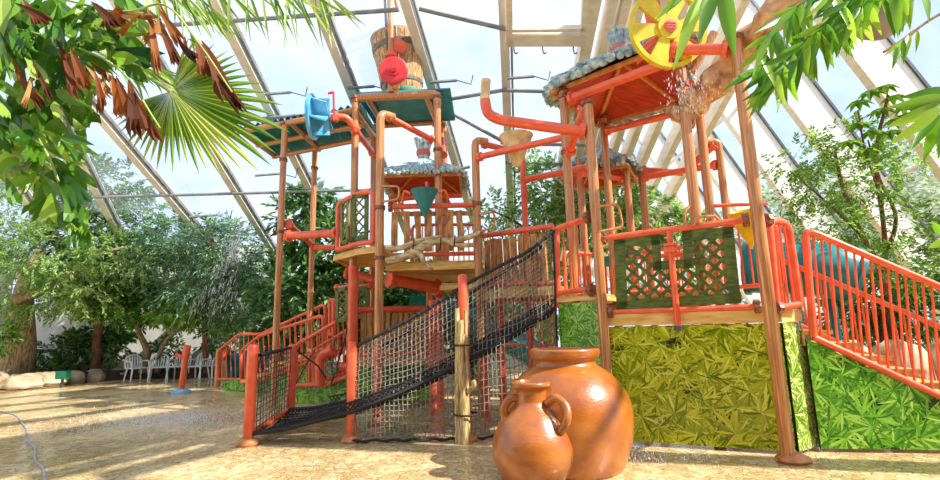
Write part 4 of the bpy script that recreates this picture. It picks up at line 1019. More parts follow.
# black floor
m = M(); N1 = 64
rows = []
for i in range(N1+1):
    s = i/N1; x = -3.08+(1.22+3.08)*s
    n_ = poly_at(nearline, x); f_ = poly_at(farline, x if x > -3.3 else -3.3); rows.append((V((n_.x, n_.y, fz(x))), V((f_.x-(.25*(1-s) if x < -2 else 0), f_.y, fz(x)))))
for k in range(15):
    q = k/14; cord(m, [a.lerp(b, q)-Z*(.1*math.sin(PI*q)) for a, b in rows], .016 if 0 < k < 14 else .03, 5)
for a, b in rows: cord(m, [a.lerp(b, j/6)-Z*(.1*math.sin(PI*j/6)) for j in range(7)], .014, 4)
for i in range(0, N1-5, 1):
    cord(m, [rows[i][0], rows[i+5][0].lerp(rows[i+5][1], .16)-Z*.04], .012, 4)
    cord(m, [rows[i+5][0], rows[i][0].lerp(rows[i][1], .16)-Z*.04], .012, 4)
m.build('net_floor', 'rope', t)
for side in (0, 1):
    m = M()
    for i in range(12, N1-1):
        a, b = rows[i][side], rows[i+2 if i+2 <= N1 else N1][side]
        cord(m, [a, b+Z*.13], .009, 4); cord(m, [a+Z*.13, b], .009, 4)
    cord(m, [r_[side]+Z*.13 for r_ in rows[12:]], .013, 5); m.build('floor_edging', 'rope', t)
M().tube([a0+Z*.12, b0+Z*.1], .05, 10).build('threshold_pipe', 'orange', t)
def sidenet(name, topc, line, zbot, x0, x1, nx, nz, mat, r=.0085, wob=.02, sag=.0):
    m = M(); cols = []
    for i in range(nx+1):
        x = x0+(x1-x0)*i/nx; tp_ = poly_at(topc, x); b_ = poly_at(line, x); zb = zbot(x)
        col = []
        for j in range(nz+1):
            s = j/nz; zz = tp_.z+(zb-tp_.z)*s
            if zz < zb: zz = zb
            col.append(V((tp_.x+random.uniform(-wob, wob)*.6, tp_.y+(b_.y-tp_.y)*s+random.uniform(-wob, wob), zz+random.uniform(-wob, wob)*.5)))
        cols.append(col)
    for c in cols: cord(m, c, r, 3)
    for j in range(nz+1): cord(m, [c[j] for c in cols], r, 3)
    return m.build(name, mat, t)
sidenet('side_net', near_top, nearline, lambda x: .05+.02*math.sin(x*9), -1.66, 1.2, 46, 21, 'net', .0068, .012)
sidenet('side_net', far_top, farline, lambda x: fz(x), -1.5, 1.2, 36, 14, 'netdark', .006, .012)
m = M(); cord(m, near_top, .025, 8); m.build('top_rope', 'rope', t)
m = M(); cord(m, far_top, .028, 8); m.build('top_rope', 'rope', t)
m = M(); pts = [V((-1.68+2.85*i/40, poly_at(nearline, -1.68+2.85*i/40).y-.04, .035+.012*math.sin(i*1.7))) for i in range(41)]
m.tube(pts, [.016+.006*(i % 2) for i in range(41)], 7); m.build('ground_rope', 'rope', t)
for i in range(0, len(near_top), 2): M().ball(near_top[i], .036, 8, 5).build('rope_knot', 'rope', t)
m = M(); cord(m, [P(553, 231, 7.36), V((1.2, 7.38, .1))], .014, 6); m.build('end_rope', 'rope', t)
# closing net between the two left posts
m = M(); TA, TB = V((a0.x+.06, a0.y+.1, at.z-.16)), V((b0.x, b0.y-.1, bt.z-.06))
for i in range(13):
    s = i/12; p = TA.lerp(TB, s); cord(m, [V((p.x+random.uniform(-.01, .01), p.y, .12+(p.z-.12)*j/6)) for j in range(7)], .008, 3)
for j in range(14):
    q = j/13; cord(m, [V((TA.x, TA.y, .12)).lerp(TA, q).lerp(V((TB.x, TB.y, .12)).lerp(TB, q), i/8) for i in range(9)], .008, 3)
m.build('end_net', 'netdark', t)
m = M(); cord(m, [TA, TB], .03, 7); m.build('end_net_rope', 'rope', t)
for a, b in (((262, 352), (293, 347)), ):
    pass
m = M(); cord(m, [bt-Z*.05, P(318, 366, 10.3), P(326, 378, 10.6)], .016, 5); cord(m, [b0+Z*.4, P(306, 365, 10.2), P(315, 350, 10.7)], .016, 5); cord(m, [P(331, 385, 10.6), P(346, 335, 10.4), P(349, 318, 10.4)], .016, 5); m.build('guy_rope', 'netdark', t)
# driftwood bundle round the tall post
t = thing('driftwood_bundle', V((d0_.x-.1, d0_.y-.12, 0)), 'upright driftwood stakes tied to the tall orange post in the net', 'driftwood')
for k, (u0, u1, v1, r) in enumerate(((458, 457, 308, .045), (463, 461, 320, .055), (467, 465.5, 310, .035), (461, 463, 334, .045))):
    b_ = G(u0+1, 444+k % 2); Yk = d0_.y-.13-.05*(k % 2)
    p = [V((P(u0+1, 442, Yk).x, Yk, 0)), P((u0*.6+u1*.4)+1.5*(k % 2), 400, Yk), P((u0+u1)/2-1.5*(k % 2), 360, Yk), P(u1, v1, Yk)]
    pp = smoothpath(p, 6); M().tube(pp, [r*(1.15-.5*i/len(pp))*(1+.12*math.sin(i*2.3+k)) for i in range(len(pp))], 9).build('stake', 'drift', t)
M().tube(smoothpath([P(468, 392, 6.95), P(474, 386, 6.9), P(473, 380, 6.9)], 4), [.035]*8+[.02], 8).build('knot', 'drift', t)
for v in (345, 414):
    c = P(466, v, d0_.y-.1); m = M(); m.tube([c+V((math.cos(2*PI*j/20)*.16, math.sin(2*PI*j/20)*.16, 0)) for j in range(21)], .014, 6, caps=False); m.build('tie', 'rope', t)
# ------------------------------------------------------------------ jars
def jar(base, prof, label, seed):
    """prof: (photo row, radius in photo pixels)"""
    Y = base.y; sc_ = lambda v: (ray(base_u, v).y and (Y/ray(base_u, v).y))/F
    t = thing('terracotta_jar', base, label, 'jar')
    pr = [(r*(V((0, 0, 1)).length)*Y/ray(base_u, v).dot(V((0, 1, 0)))/F*FW.dot(FW), max(0, P(base_u, v, Y).z)) for v, r in prof]
    inner = [(pr[0][0]*.93, pr[0][1]-.02), (pr[0][0]*.84, pr[0][1]-.1), (pr[0][0]*1.1, pr[0][1]-.3)]
    full = inner[::-1]+smooth2(pr)
    m = M(); m.lathe(full+[(0, full[-1][1])], base, n=56); m.build('body', 'terra', t)
    return t, pr
def smooth2(pr):
    q = smoothpath([V((r, 0, z)) for r, z in pr], 5); return [(p.x, max(0, p.z)) for p in q]
base_u = 571; bl = G(571, 473); bl.y += .25; bl.x = bl.x*(bl.y/(bl.y-.25))
t, pr = jar(V((bl.x, bl.y, 0)), [(348, 31), (349, 34), (353, 34.5), (357, 33), (360, 29.5), (365, 31.5), (371, 41), (380, 50), (390, 57), (402, 61.5), (414, 63), (428, 62.5), (442, 60), (455, 56), (465, 51.5), (473, 47)], 'large glazed terracotta jar standing behind the small two-handled jar', 1)
c = P(597.5, 431, bl.y-.62); 
tag(M().ball(P(597, 431, bl.y-.60), (.022, .02, .03), 10, 6).build('plug', 'hose', t), 'small blue-grey plug')
base_u = 537; bs = G(537, 486); bs.y += .18
t, pr = jar(V((bs.x, bs.y, 0)), [(381, 16.5), (382, 19), (385, 19.5), (387, 18), (390, 15.5), (396, 15.3), (402, 16.5), (408, 21), (416, 28), (426, 34.5), (436, 39), (446, 41), (456, 40.5), (466, 37.5), (476, 32), (484, 27)], 'small terracotta jar with two ear handles, in front of the large jar', 2)
for pts in ([(521, 398, -.02), (510, 399, -.03), (504, 409, -.04), (506, 421, -.05), (511, 424, -.1)], [(547, 403, -.13), (556, 398, -.2), (566, 407, -.26), (567, 421, -.31), (560, 432, -.26)]):
    M().tube(smoothpath([P(u, v, bs.y+o_) for u, v, o_ in pts], 5), .042, 10).build('handle', 'terra', t)
# ------------------------------------------------------------------ white chairs, spray post, hose, dome
def chair(loc, rz, label):
    t = thing('plastic_chair', (0, 0, 0), label, 'chair', 'white plastic chairs along the stone kerb')
    M().box((0, 0, .43), (.5, .48, .035)).build('seat', 'white', t, bevel=.012)
    m = M()
    for i in range(6):
        x = -.2+.08*i; m.tube([V((x*.9, .23, .44)), V((x*1.02, .30, .66)), V((x*1.05, .335, .82-.25*x*x))], .022, 6)
    m.tube(smoothpath([V((-.25, .25, .42)), V((-.26, .31, .68)), V((-.16, .34, .83)), V((0, .345, .86)), V((.16, .34, .83)), V((.26, .31, .68)), V((.25, .25, .42))], 4), .026, 8)
    m.build('backrest', 'white', t)
    for s in (-1, 1):
        M().tube(smoothpath([V((s*.26, .3, .64)), V((s*.3, .1, .66)), V((s*.3, -.2, .65)), V((s*.28, -.25, .55)), V((s*.25, -.22, .43))], 4), .024, 8).build('armrest', 'white', t)
        M().tube([V((s*.24, -.22, .44)), V((s*.29, -.27, 0))], [.03, .022], 8).build('leg', 'white', t)
        M().tube([V((s*.22, .2, .44)), V((s*.26, .29, 0))], [.03, .022], 8).build('leg', 'white', t)
    t.location = loc; t.rotation_euler = (0, 0, rz)
    return t
spots = [(136, 381, 1.0), (158, 380, .5), (178, 379, .1), (197, 379, -.1), (211, 378, -.3)]
lb = ['white plastic chair at the far end of the row, next to the rocks', 'white plastic chair second from the rocks', 'white plastic chair just left of the orange spray post', 'white plastic chair just right of the orange spray post', 'white plastic chair next to the foot of the orange stairs']
c0 = None
for (u, v, rz), l in zip(spots, lb):
    g = G(u, v)
    if c0 is None: c0 = chair(g, rz, l)
    else: dup(c0, g, rz, l)
g = G(181, 393); t = thing('spray_post', g, 'short orange spray post with a blue base on the wet paving', 'post')
hz_ = P(182, 352, g.y).z
M().tube([g, g+V((.06, 0, hz_))], [.08, .075], 14).build('shaft', 'orange', t)
M().tube([g+V((.05, 0, hz_-.1)), g+V((.08, 0, hz_+.17))], .095, 14).build('head', 'orange', t)
M().tube([g+V((.0, -.02, hz_-.15)), g+V((-.17, -.1, hz_-.05))], .05, 10).build('nozzle', 'orange', t)
m = M(); m.lathe([(.24, 0), (.24, .05), (.15, .1), (0, .11)], g, n=20); m.build('base', 'blue', t)
hp = [G(*q) for q in ((-20, 408), (13, 415), (23, 425), (27, 431), (26, 440), (35, 449), (35, 461), (43, 470), (45, 484))]
tag(M().tube(smoothpath([p+Z*.012 for p in hp], 6), .013, 8).build('hose', 'hose'), 'grey hose winding over the paving at lower left', 'hose')
dcn = P(879, 15, 5.2); t = thing('hanging_lamp', dcn-Z*.28, 'grey-brown dome lamp hanging behind the leaves at upper right', 'lamp')
m = M(); m.lathe([(0, -.27), (.12, -.25), (.22, -.18), (.29, -.06), (.31, .02), (.3, .05), (.1, .09), (0, .1)], dcn, n=32); m.build('bowl', 'dome', t)
M().tube([dcn, V((dcn.x, dcn.y, 6.2))], .015, 6).build('cord', 'dark', t)
# ------------------------------------------------------------------ planting bed with rocks
bed = struct(M().prism([V((-17, 19.6, 0)), V((-17, 16.1, 0)), V((-14.5, 16.6, 0)), V((-12.2, 18.3, 0)), V((-9, 18.2, 0)), V((-6, 18.0, 0)), V((-2, 18.0, 0)), V((-2, 19.6, 0))], V((0, 0, .34))), 'ground_bed', 'soil', smooth=False)
def rock(u, v, ru, rv, label, seed, dy=0):
    rs = random.Random(seed); g = G(u, v); s = g.y/480
    m = M(); m.ball((0, 0, 0), 1, 18, 12)
    vs = []
    for x in m.v:
        p = V(x); k = 1+.13*math.sin(p.x*3.1+seed)+.1*math.sin(p.y*4+seed*2)+.1*math.sin(p.z*5+seed*.7)+rs.uniform(-.03, .03)
        vs.append((g.x+p.x*ru*s*k, g.y+dy+p.y*ru*s*.7*k, max(-.02, rv*s*.8+p.z*rv*s*k*1.1)))
    m.v = vs; o = m.build('rock', 'stone'); return tag(o, label, 'rock', 'rocks edging the planting bed')
for i, r_ in enumerate(((88, 379, 12, 11, 'tallest sandstone rock on the kerb, left of the white chairs'), (108, 379, 10, 8, 'sandstone rock between the tallest rock and the white chairs'), (121, 379, 8, 8, 'round sandstone rock touching the first white chair'), (66, 381, 9, 8, 'small sandstone rock by the green spotlight'), (46, 386, 16, 7, 'long low sandstone rock edging the bed, left of the spotlight'), (18, 389, 18, 7, 'low sandstone rock in front of the gnarled trunk'), (-8, 390, 14, 8, 'low sandstone rock cut by the left edge'), (150, 373, 12, 11, 'sandstone rock behind the second white chair'), (198, 368, 16, 12, 'wide sandstone rock behind the last white chairs'), (228, 366, 14, 11, 'sandstone rock behind the foot of the left stairs'))): rock(*r_[:4], r_[4], i+1)
t = thing('spotlight', G(62, 383), 'small green garden spotlight on the kerb rocks', 'spotlight'); b = P(63, 375, 15.9)
M().box(b, (.36, .2, .24)).build('housing', 'greenvalve', t, smooth=False, bevel=.03); M().tube([b, V((b.x, b.y, .0))], .04, 8).build('stem', 'dark', t)
kp = [G(-60, 392), G(0, 389), G(45, 386), G(78, 383), G(128, 379), G(150, 372), G(240, 368), G(300, 366)]
m = M()
for i, (a, b) in enumerate(zip(kp, kp[1:])):
    n_ = max(2, int((b-a).length/.55))
    for j in range(n_):
        c = a.lerp(b, (j+.5)/n_); m.ball((c.x, c.y+.12, .16), (.38, .24, .27), 12, 7, .09)
struct(m, 'trim_stone_kerb', 'stone')
# ------------------------------------------------------------------ trees and shrubs
def B(u, v, Y, ru, rv, rd=None):
    s = Y/490; return (P(u, v, Y), (ru*s, (rd or ru)*s, rv*s))
def br(lst): return [P(*p) for p in lst]
# gnarled tree at far left
tb = P(14, 378, 16.9)
tree('tree', 'gnarled pale-barked tree at the far left with feathery light leaves', 'tree', V((tb.x, tb.y, .2)),
     [B(15, 210, 16.2, 40, 50), B(60, 250, 16, 45, 32), B(20, 285, 16.2, 35, 25), B(90, 285, 16.2, 32, 22), B(115, 250, 16.2, 30, 18), B(-10, 150, 16, 40, 50), B(62, 300, 16.4, 30, 10), B(100, 300, 16.4, 25, 10), B(140, 262, 16.2, 22, 9)], 2000, 14, .45, .13, .055, 'lfA',
     [([V((tb.x-.1, tb.y, .1)), P(18, 350, 16.8), P(21, 320, 16.5), P(25, 285, 16.1), P(40, 250, 16)], .6, .12), ([P(14, 300, 15.6), P(55, 285, 16), P(100, 255, 16), P(140, 245, 16)], .16, .04), ([P(55, 285, 16), P(90, 290, 16.1), P(125, 310, 16.3)], .1, .03)], 'bark')
tree('tree', 'dark leafy tree against the roof behind the gnarled tree', 'tree', V((P(95, 368, 18.3).x, 18.3, .3)), [B(105, 190, 17, 32, 30), B(130, 220, 17, 30, 26), B(90, 230, 17.2, 34, 34), B(120, 262, 17.8, 34, 22), B(85, 285, 18, 28, 18), B(70, 180, 17, 28, 24)], 760, 10, .5, .2, .1, 'lfB',
     [([V((P(95, 368, 18.3).x, 18.3, .2)), P(100, 310, 18), P(108, 250, 17.2), P(112, 190, 17)], .16, .05), ([P(100, 310, 17.3), P(80, 270, 17), P(70, 220, 17)], .09, .03)], 'barkbrown')
tree('tree', 'blue-green drooping tree under the roof edge left of the play tower', 'tree', V((P(205, 362, 18.2).x, 18.2, .3)), [B(195, 240, 16.4, 35, 22), B(225, 250, 16.4, 35, 30), B(210, 282, 16.8, 40, 24), B(178, 270, 17, 28, 26), B(240, 300, 17, 24, 30), B(165, 240, 16.6, 22, 18), B(255, 270, 16.5, 14, 22)], 1250, 12, .55, .2, .05, 'lfC',
     [([V((P(208, 362, 18.2).x, 18.2, .2)), P(205, 300, 17.8), P(212, 250, 16.5), P(210, 225, 16.4)], .13, .04)], 'barkbrown', droop=.5)
tree('tree', 'small bright green tree with a bent trunk behind the white chairs', 'tree', V((P(143, 366, 18.2).x, 18.2, .3)), [B(132, 310, 17.2, 30, 12), B(112, 304, 17.2, 18, 11), B(155, 306, 17.2, 22, 11), B(140, 294, 17.3, 26, 10)], 440, 10, .3, .17, .08, 'lfE',
     [([V((P(143, 370, 18.2).x, 18.2, .25)), P(147, 352, 18.1), P(140, 335, 17.7), P(133, 318, 17.1)], .15, .06)], 'bark')
tree('tree', 'low pale green tree spreading above the white chairs by the spray post', 'tree', V((P(158, 366, 18.2).x, 18.2, .3)), [B(195, 314, 17.0, 34, 7), B(222, 320, 17.0, 16, 6), B(172, 316, 17.0, 16, 8), B(205, 307, 17.0, 22, 7)], 300, 11, .3, .18, .07, 'lfD',
     [([V((P(158, 368, 18.2).x, 18.2, .25)), P(161, 350, 18), P(175, 332, 17.6), P(205, 320, 17)], .1, .03)], 'bark')
def shrub(label, u, v, Y, blobs, n, mat, Ln=.22, W=.09, k=9, sl=.4):
    b = P(u, v, Y); return tree('shrub', label, 'shrub', V((b.x, b.y, .2)), blobs, n, k, sl, Ln, W, mat, [([V((b.x, b.y, .1)), blobs[0][0]], .04, .02)], 'barkbrown')
shrub('dark shrub on the bed between the gnarled trunk and the rocks', 60, 366, 18.5, [B(62, 352, 18.5, 24, 10, 14), B(85, 345, 18.6, 20, 12, 14)], 130, 'lfB')
shrub('dark broad shrub behind the rocks left of the white chairs', 115, 364, 18.8, [B(112, 348, 18.8, 20, 12, 14), B(100, 330, 18.8, 20, 14, 14)], 120, 'lfB', .28, .12)
shrub('low green plants around the foot of the gnarled trunk', 30, 372, 17.6, [B(38, 374, 17.4, 14, 3), B(58, 370, 17.8, 14, 4), B(-2, 336, 15.2, 12, 8)], 130, 'lfE', .2, .09)
shrub('dark shrub behind the white chairs and spray post', 190, 360, 18.7, [B(172, 350, 18.7, 12, 8), B(225, 338, 18.7, 22, 14, 12)], 150, 'lfB')
tree('tree', 'broad-leaved dark tree behind the left tower poles', 'tree', V((P(318, 385, 15.5).x, 15.5, 0)), [B(305, 215, 15.2, 24, 24), B(325, 245, 15.2, 30, 24), B(298, 290, 15, 32, 34), B(335, 300, 15.2, 34, 38), B(275, 320, 15.4, 22, 26), B(318, 195, 15.2, 16, 12), B(300, 330, 15.1, 30, 22), B(370, 320, 15.6, 30, 36)], 760, 9, .5, .3, .14, 'lfB',
     [([V((P(318, 385, 15.5).x, 15.5, 0)), P(316, 310, 15.4), P(313, 250, 15.3), P(310, 200, 15.2)], .12, .04)], 'barkbrown')
tree('tree', 'dark bushy tree behind the picket balcony and low deck', 'tree', V((P(410, 380, 16.5).x, 16.5, 0)), [B(400, 290, 16.2, 30, 26), B(430, 300, 16.2, 36, 30), B(470, 300, 16.3, 30, 26), B(400, 330, 16.3, 40, 26), B(460, 335, 16.3, 44, 24)], 800, 9, .5, .28, .13, 'lfB',
     [([V((P(425, 385, 16.5).x, 16.5, 0)), P(425, 320, 16.4), P(430, 280, 16.3)], .12, .05)], 'barkbrown')
tree('tree', 'light green airy tree seen between the two towers above the walkway', 'tree', V((P(545, 370, 14).x, 14, 0)), [B(545, 185, 13.6, 30, 22), B(575, 200, 13.6, 34, 26), B(535, 215, 13.7, 24, 14), B(490, 215, 13.8, 22, 14), B(560, 230, 13.6, 30, 16), B(530, 165, 13.6, 14, 8)], 480, 10, .45, .2, .07, 'lfA',
     [([V((P(545, 370, 14).x, 14, 0)), P(548, 280, 14), P(555, 215, 13.8), P(560, 175, 13.6)], .1, .03), ([P(549, 260, 14), P(520, 225, 13.8), P(490, 210, 13.8)], .05, .02)], 'barkbrown')
tree('tree', 'yellow-green tree behind the small hut of the right tower', 'tree', V((P(620, 370, 13).x, 13, 0)), [B(615, 205, 12.8, 30, 24), B(640, 215, 12.8, 24, 24), B(600, 230, 12.8, 26, 20), B(668, 225, 12.9, 16, 22), B(545, 300, 13.4, 40, 30), B(690, 250, 12.8, 24, 30)], 720, 10, .4, .18, .08, 'lfA',
     [([V((P(620, 370, 13).x, 13, 0)), P(620, 280, 13), P(625, 220, 12.8)], .09, .03)], 'barkbrown')
rb = V((P(893, 330, 9.2).x, 9.2, 0))
tree('tree', 'airy light green tree with brown branches right of the play tower', 'tree', rb,
     [B(800, 160, 8.8, 26, 16), B(830, 185, 8.8, 34, 22), B(865, 175, 8.8, 30, 26), B(820, 225, 8.8, 34, 18), B(880, 225, 9, 36, 26), B(850, 140, 8.8, 32, 18), B(900, 265, 9, 34, 22), B(845, 260, 9, 30, 14), B(800, 195, 8.8, 20, 12), B(905, 150, 9, 24, 20)], 900, 9, .26, .09, .042, 'lfD',
     [([rb, P(883, 280, 9.1), P(862, 235, 8.9), P(842, 185, 8.8), P(835, 150, 8.8)], .07, .02), ([P(880, 270, 9.1), P(896, 220, 9), P(880, 180, 8.9), P(868, 140, 8.8)], .045, .015), ([P(866, 240, 8.9), P(830, 205, 8.8), P(800, 180, 8.8)], .03, .01)], 'barkbrown')
# umbrella plant with whorled leaves
ub = V((P(868, 330, 9.6).x, 9.6, 0))
t = thing('umbrella_plant', ub, 'tall umbrella plant with whorled leaves against the sloping beams', 'plant')
m = M()
for u, v in ((858, 122), (872, 130), (848, 140), (866, 148), (858, 100), (884, 85), (893, 95), (880, 108), (895, 118), (870, 90), (905, 105), (890, 130)):
    c = np.array(P(u, v, 8.2)); n = 9; a = np.linspace(0, 2*PI, n, endpoint=False)+random.random()
    Dv = np.stack([np.cos(a), np.sin(a), -.55+0*a], 1); leaves(m, np.repeat(c[None], n, 0), Dv, np.tile([0, 0, 1.], (n, 1)), .27, .11)
m.build('foliage', 'lfBright', t)
M().tube(smoothpath([ub, P(885, 250, 9.2), P(876, 160, 8.5), P(888, 95, 8.2)], 6), [.05-.0015*i for i in range(19)], 8).build('stem', 'barkbrown', t)
M().tube(smoothpath([P(878, 190, 8.7), P(865, 150, 8.3), P(858, 110, 8.2)], 5), .016, 6).build('stem', 'barkbrown', t)
shrub('dark green shrub behind the far stair railing on the right', 900, 345, 10, [B(880, 300, 9.8, 34, 22), B(925, 310, 9.6, 32, 24), B(850, 315, 10, 26, 18), B(945, 280, 9.6, 20, 20)], 420, 'lfB', .16, .07, 9, .32)
shrub('leafy shrub at the right edge beside the sloping beams', 945, 330, 8.5, [B(950, 240, 8.2, 16, 20), B(945, 205, 8.2, 10, 10)], 90, 'lfA', .12, .05, 8, .25)
t = thing('stone_wall', V((6.2, 8.6, 0)), 'sandstone planter wall behind the right staircase', 'wall')
for i in range(6):
    m = M(); m.ball((5.2+i*.75, 8.35-.12*i, .55), (.48, .4, .62), 14, 9, .08); m.build('boulder', 'stone', t)
# trees outside the glass
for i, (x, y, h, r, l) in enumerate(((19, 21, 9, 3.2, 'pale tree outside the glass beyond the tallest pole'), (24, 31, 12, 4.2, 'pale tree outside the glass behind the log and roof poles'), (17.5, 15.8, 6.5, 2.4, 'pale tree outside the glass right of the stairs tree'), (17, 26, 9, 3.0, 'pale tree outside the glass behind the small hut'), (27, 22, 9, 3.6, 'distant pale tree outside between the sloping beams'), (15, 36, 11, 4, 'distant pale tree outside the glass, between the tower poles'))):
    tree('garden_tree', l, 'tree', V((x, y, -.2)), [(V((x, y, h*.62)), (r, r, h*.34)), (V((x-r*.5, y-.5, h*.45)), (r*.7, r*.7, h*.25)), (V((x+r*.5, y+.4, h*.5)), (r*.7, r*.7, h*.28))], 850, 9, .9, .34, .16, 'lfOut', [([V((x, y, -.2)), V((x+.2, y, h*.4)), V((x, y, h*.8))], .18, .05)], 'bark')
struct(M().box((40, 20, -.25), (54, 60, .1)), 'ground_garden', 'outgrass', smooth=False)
# ------------------------------------------------------------------ foliage close to the camera
def fan(m, b, tip, wpx, Y0, Y1, cut=5, droop=.1):
    A, T = P(*b, Y0), P(*tip, Y1); d = T-A; nrm = (V((0, 0, H))-A).normalized()+V((random.uniform(-.4, .4), 0, random.uniform(-.2, .5)))
    bigleaf(m, A, d, nrm, d.length, wpx*Y0/490, droop, 5, cut=cut)
def lance(m, b, tip, wpx, Y0, Y1, droop=.1, tw=.5):
    A, T = P(*b, Y0), P(*tip, Y1); d = T-A; nrm = (V((0, 0, H))-A).normalized()+V((random.uniform(-tw, tw), 0, random.uniform(-tw, tw)))
    bigleaf(m, A, d, nrm, d.length, wpx*Y0/490, droop, 7)
t = thing('fishtail_palm', P(-40, 60, 2.8), 'overhanging fishtail palm with ragged green and withered brown leaves at upper left', 'palm')
stems = [[P(-60, 20, 2.9), P(20, 30, 2.8), P(70, 45, 2.7), P(120, 70, 2.65), P(160, 128, 2.6)], [P(-60, -10, 2.8), P(40, -5, 2.7), P(120, 12, 2.6), P(165, 5, 2.6), P(200, 45, 2.55), P(232, 92, 2.5)], [P(-50, 100, 2.9), P(10, 110, 2.8), P(45, 150, 2.7), P(65, 200, 2.65)]]
for s in stems: M().tube(smoothpath(s, 5), [.009-.0002*i for i in range(len(smoothpath(s, 5)))], 7).build('stem', 'lfPalmStem', t)
m = M()
for b, tp_, w_ in [((0, 5), (28, 72), 34), ((-10, 30), (10, 95), 30), ((22, 40), (50, 78), 22), ((45, 0), (30, 30), 20), ((40, 5), (72, 38), 20), ((55, 25), (92, 6), 22), ((85, 40), (122, 46), 26), ((95, 45), (80, 20), 14), ((100, 46), (146, 66), 30), ((108, 50), (122, 72), 16), ((60, 50), (86, 32), 18), ((62, 85), (98, 130), 26), ((70, 88), (58, 124), 26), ((45, 80), (40, 125), 28), ((82, 75), (96, 100), 22), ((30, 88), (14, 112), 20), ((112, 5), (92, 24), 18), ((116, 18), (152, 44), 22), ((130, 0), (160, 30), 18), ((140, 18), (128, 46), 18), ((66, 5), (56, 28), 16), ((20, 0), (5, 30), 20), ((10, 100), (24, 118), 18), ((88, 0), (104, 8), 18), ((180, 30), (196, 58), 14),
                ((36, 160), (8, 187), 24), ((30, 168), (40, 196), 22), ((52, 175), (36, 222), 24), ((62, 200), (58, 246), 30), ((70, 196), (92, 240), 26), ((58, 168), (97, 216), 22), ((44, 156), (70, 196), 22), ((20, 150), (0, 176), 22), ((72, 150), (92, 184), 20), ((50, 140), (80, 160), 20), ((30, 140), (6, 158), 20), ((24, 120), (48, 150), 24), ((5, 130), (30, 150), 20), ((66, 120), (76, 150), 18), ((12, 180), (30, 204), 16), ((78, 205), (70, 236), 18)]:
    for q_ in range(3):
        jx, jy = random.uniform(-13, 13), random.uniform(-13, 13); k_ = random.uniform(.55, .85); bb = (b[0]+jx, b[1]+jy); ta = random.uniform(-.5, .5); dx_, dy_ = tp_[0]-b[0], tp_[1]-b[1]
        tt_ = (bb[0]+k_*(dx_*math.cos(ta)-dy_*math.sin(ta)), bb[1]+k_*(dx_*math.sin(ta)+dy_*math.cos(ta)))
        if q_ == 2: lance(m, bb, tt_, w_*.5, random.uniform(2.55, 2.95), random.uniform(2.5, 2.9), .12)
        else: fan(m, bb, tt_, w_*random.uniform(.6, .85), random.uniform(2.55, 2.95), random.uniform(2.5, 2.9), random.choice((2, 3, 4)))
for q_ in range(75):
    b = (random.uniform(-20, 130), random.uniform(-12, 70)) if q_ % 3 else (random.uniform(-20, 60), random.uniform(60, 130)); a = random.uniform(.3, 2.4); l = random.uniform(18, 40)
    (fan if q_ % 2 else lance)(m, b, (b[0]+l*math.cos(a), b[1]+l*math.sin(a)), l*random.uniform(.4, .6), random.uniform(2.7, 3.05), random.uniform(2.65, 3.0), *((random.choice((2, 3, 4)),) if q_ % 2 else (.12,)))
m.build('leaves', 'lfBig', t, smooth=False)
m = M()
for b, tp_, w_ in [((75, 55), (98, 92), 18), ((84, 60), (110, 88), 16), ((62, 55), (74, 88), 14), ((110, 78), (132, 134), 24), ((122, 82), (144, 136), 22), ((134, 88), (158, 130), 16), ((100, 70), (104, 112), 14), ((196, 44), (222, 92), 22), ((205, 55), (236, 94), 18), ((150, 0), (172, 46), 16), ((158, 8), (178, 40), 14), ((184, 42), (188, 62), 14), ((18, 2), (42, 13), 14), ((92, 8), (112, 24), 18), ((116, 14), (146, 22), 14), ((130, 22), (118, 40), 14), ((104, 20), (128, 12), 14), ((16, 60), (28, 92), 12), ((54, 40), (70, 66), 12), ((160, 20), (150, 48), 12), ((34, 66), (40, 92), 10)]:
    for q_ in range(2):
        jx, jy = random.uniform(-7, 7), random.uniform(-7, 7); k_ = random.uniform(.6, .95); bb = (b[0]+jx, b[1]+jy)
        fan(m, bb, (bb[0]+k_*(tp_[0]-b[0])+random.uniform(-8, 8), bb[1]+k_*(tp_[1]-b[1])), w_*random.uniform(.5, .8), random.uniform(2.5, 2.75), random.uniform(2.45, 2.7), random.choice((2, 3)), .25)
m.build('withered_leaves', 'lfDead', t, smooth=False)
# finer leaves at far left
t = thing('bamboo_palm', P(-30, 140, 3.4), 'narrow-leaved palm fronds hanging at the left edge under the fishtail palm', 'palm')
m = M()
for i in range(130):
    b = (random.uniform(-25, 45), random.uniform(88, 170)); a = random.uniform(.2, 1.3); l = random.uniform(22, 42)
    lance(m, b, (b[0]+l*math.cos(a), b[1]+l*math.sin(a)), random.uniform(5, 8), random.uniform(3.2, 3.6), random.uniform(3.1, 3.5))
m.build('leaflets', 'lfPalm', t)
for s in ([P(-60, 70, 3.4), P(0, 110, 3.4), P(40, 160, 3.4)], [P(-60, 110, 3.5), P(0, 150, 3.5), P(25, 190, 3.4)]): M().tube(smoothpath(s, 5), .012, 6).build('stem', 'lfPalmStem', t)
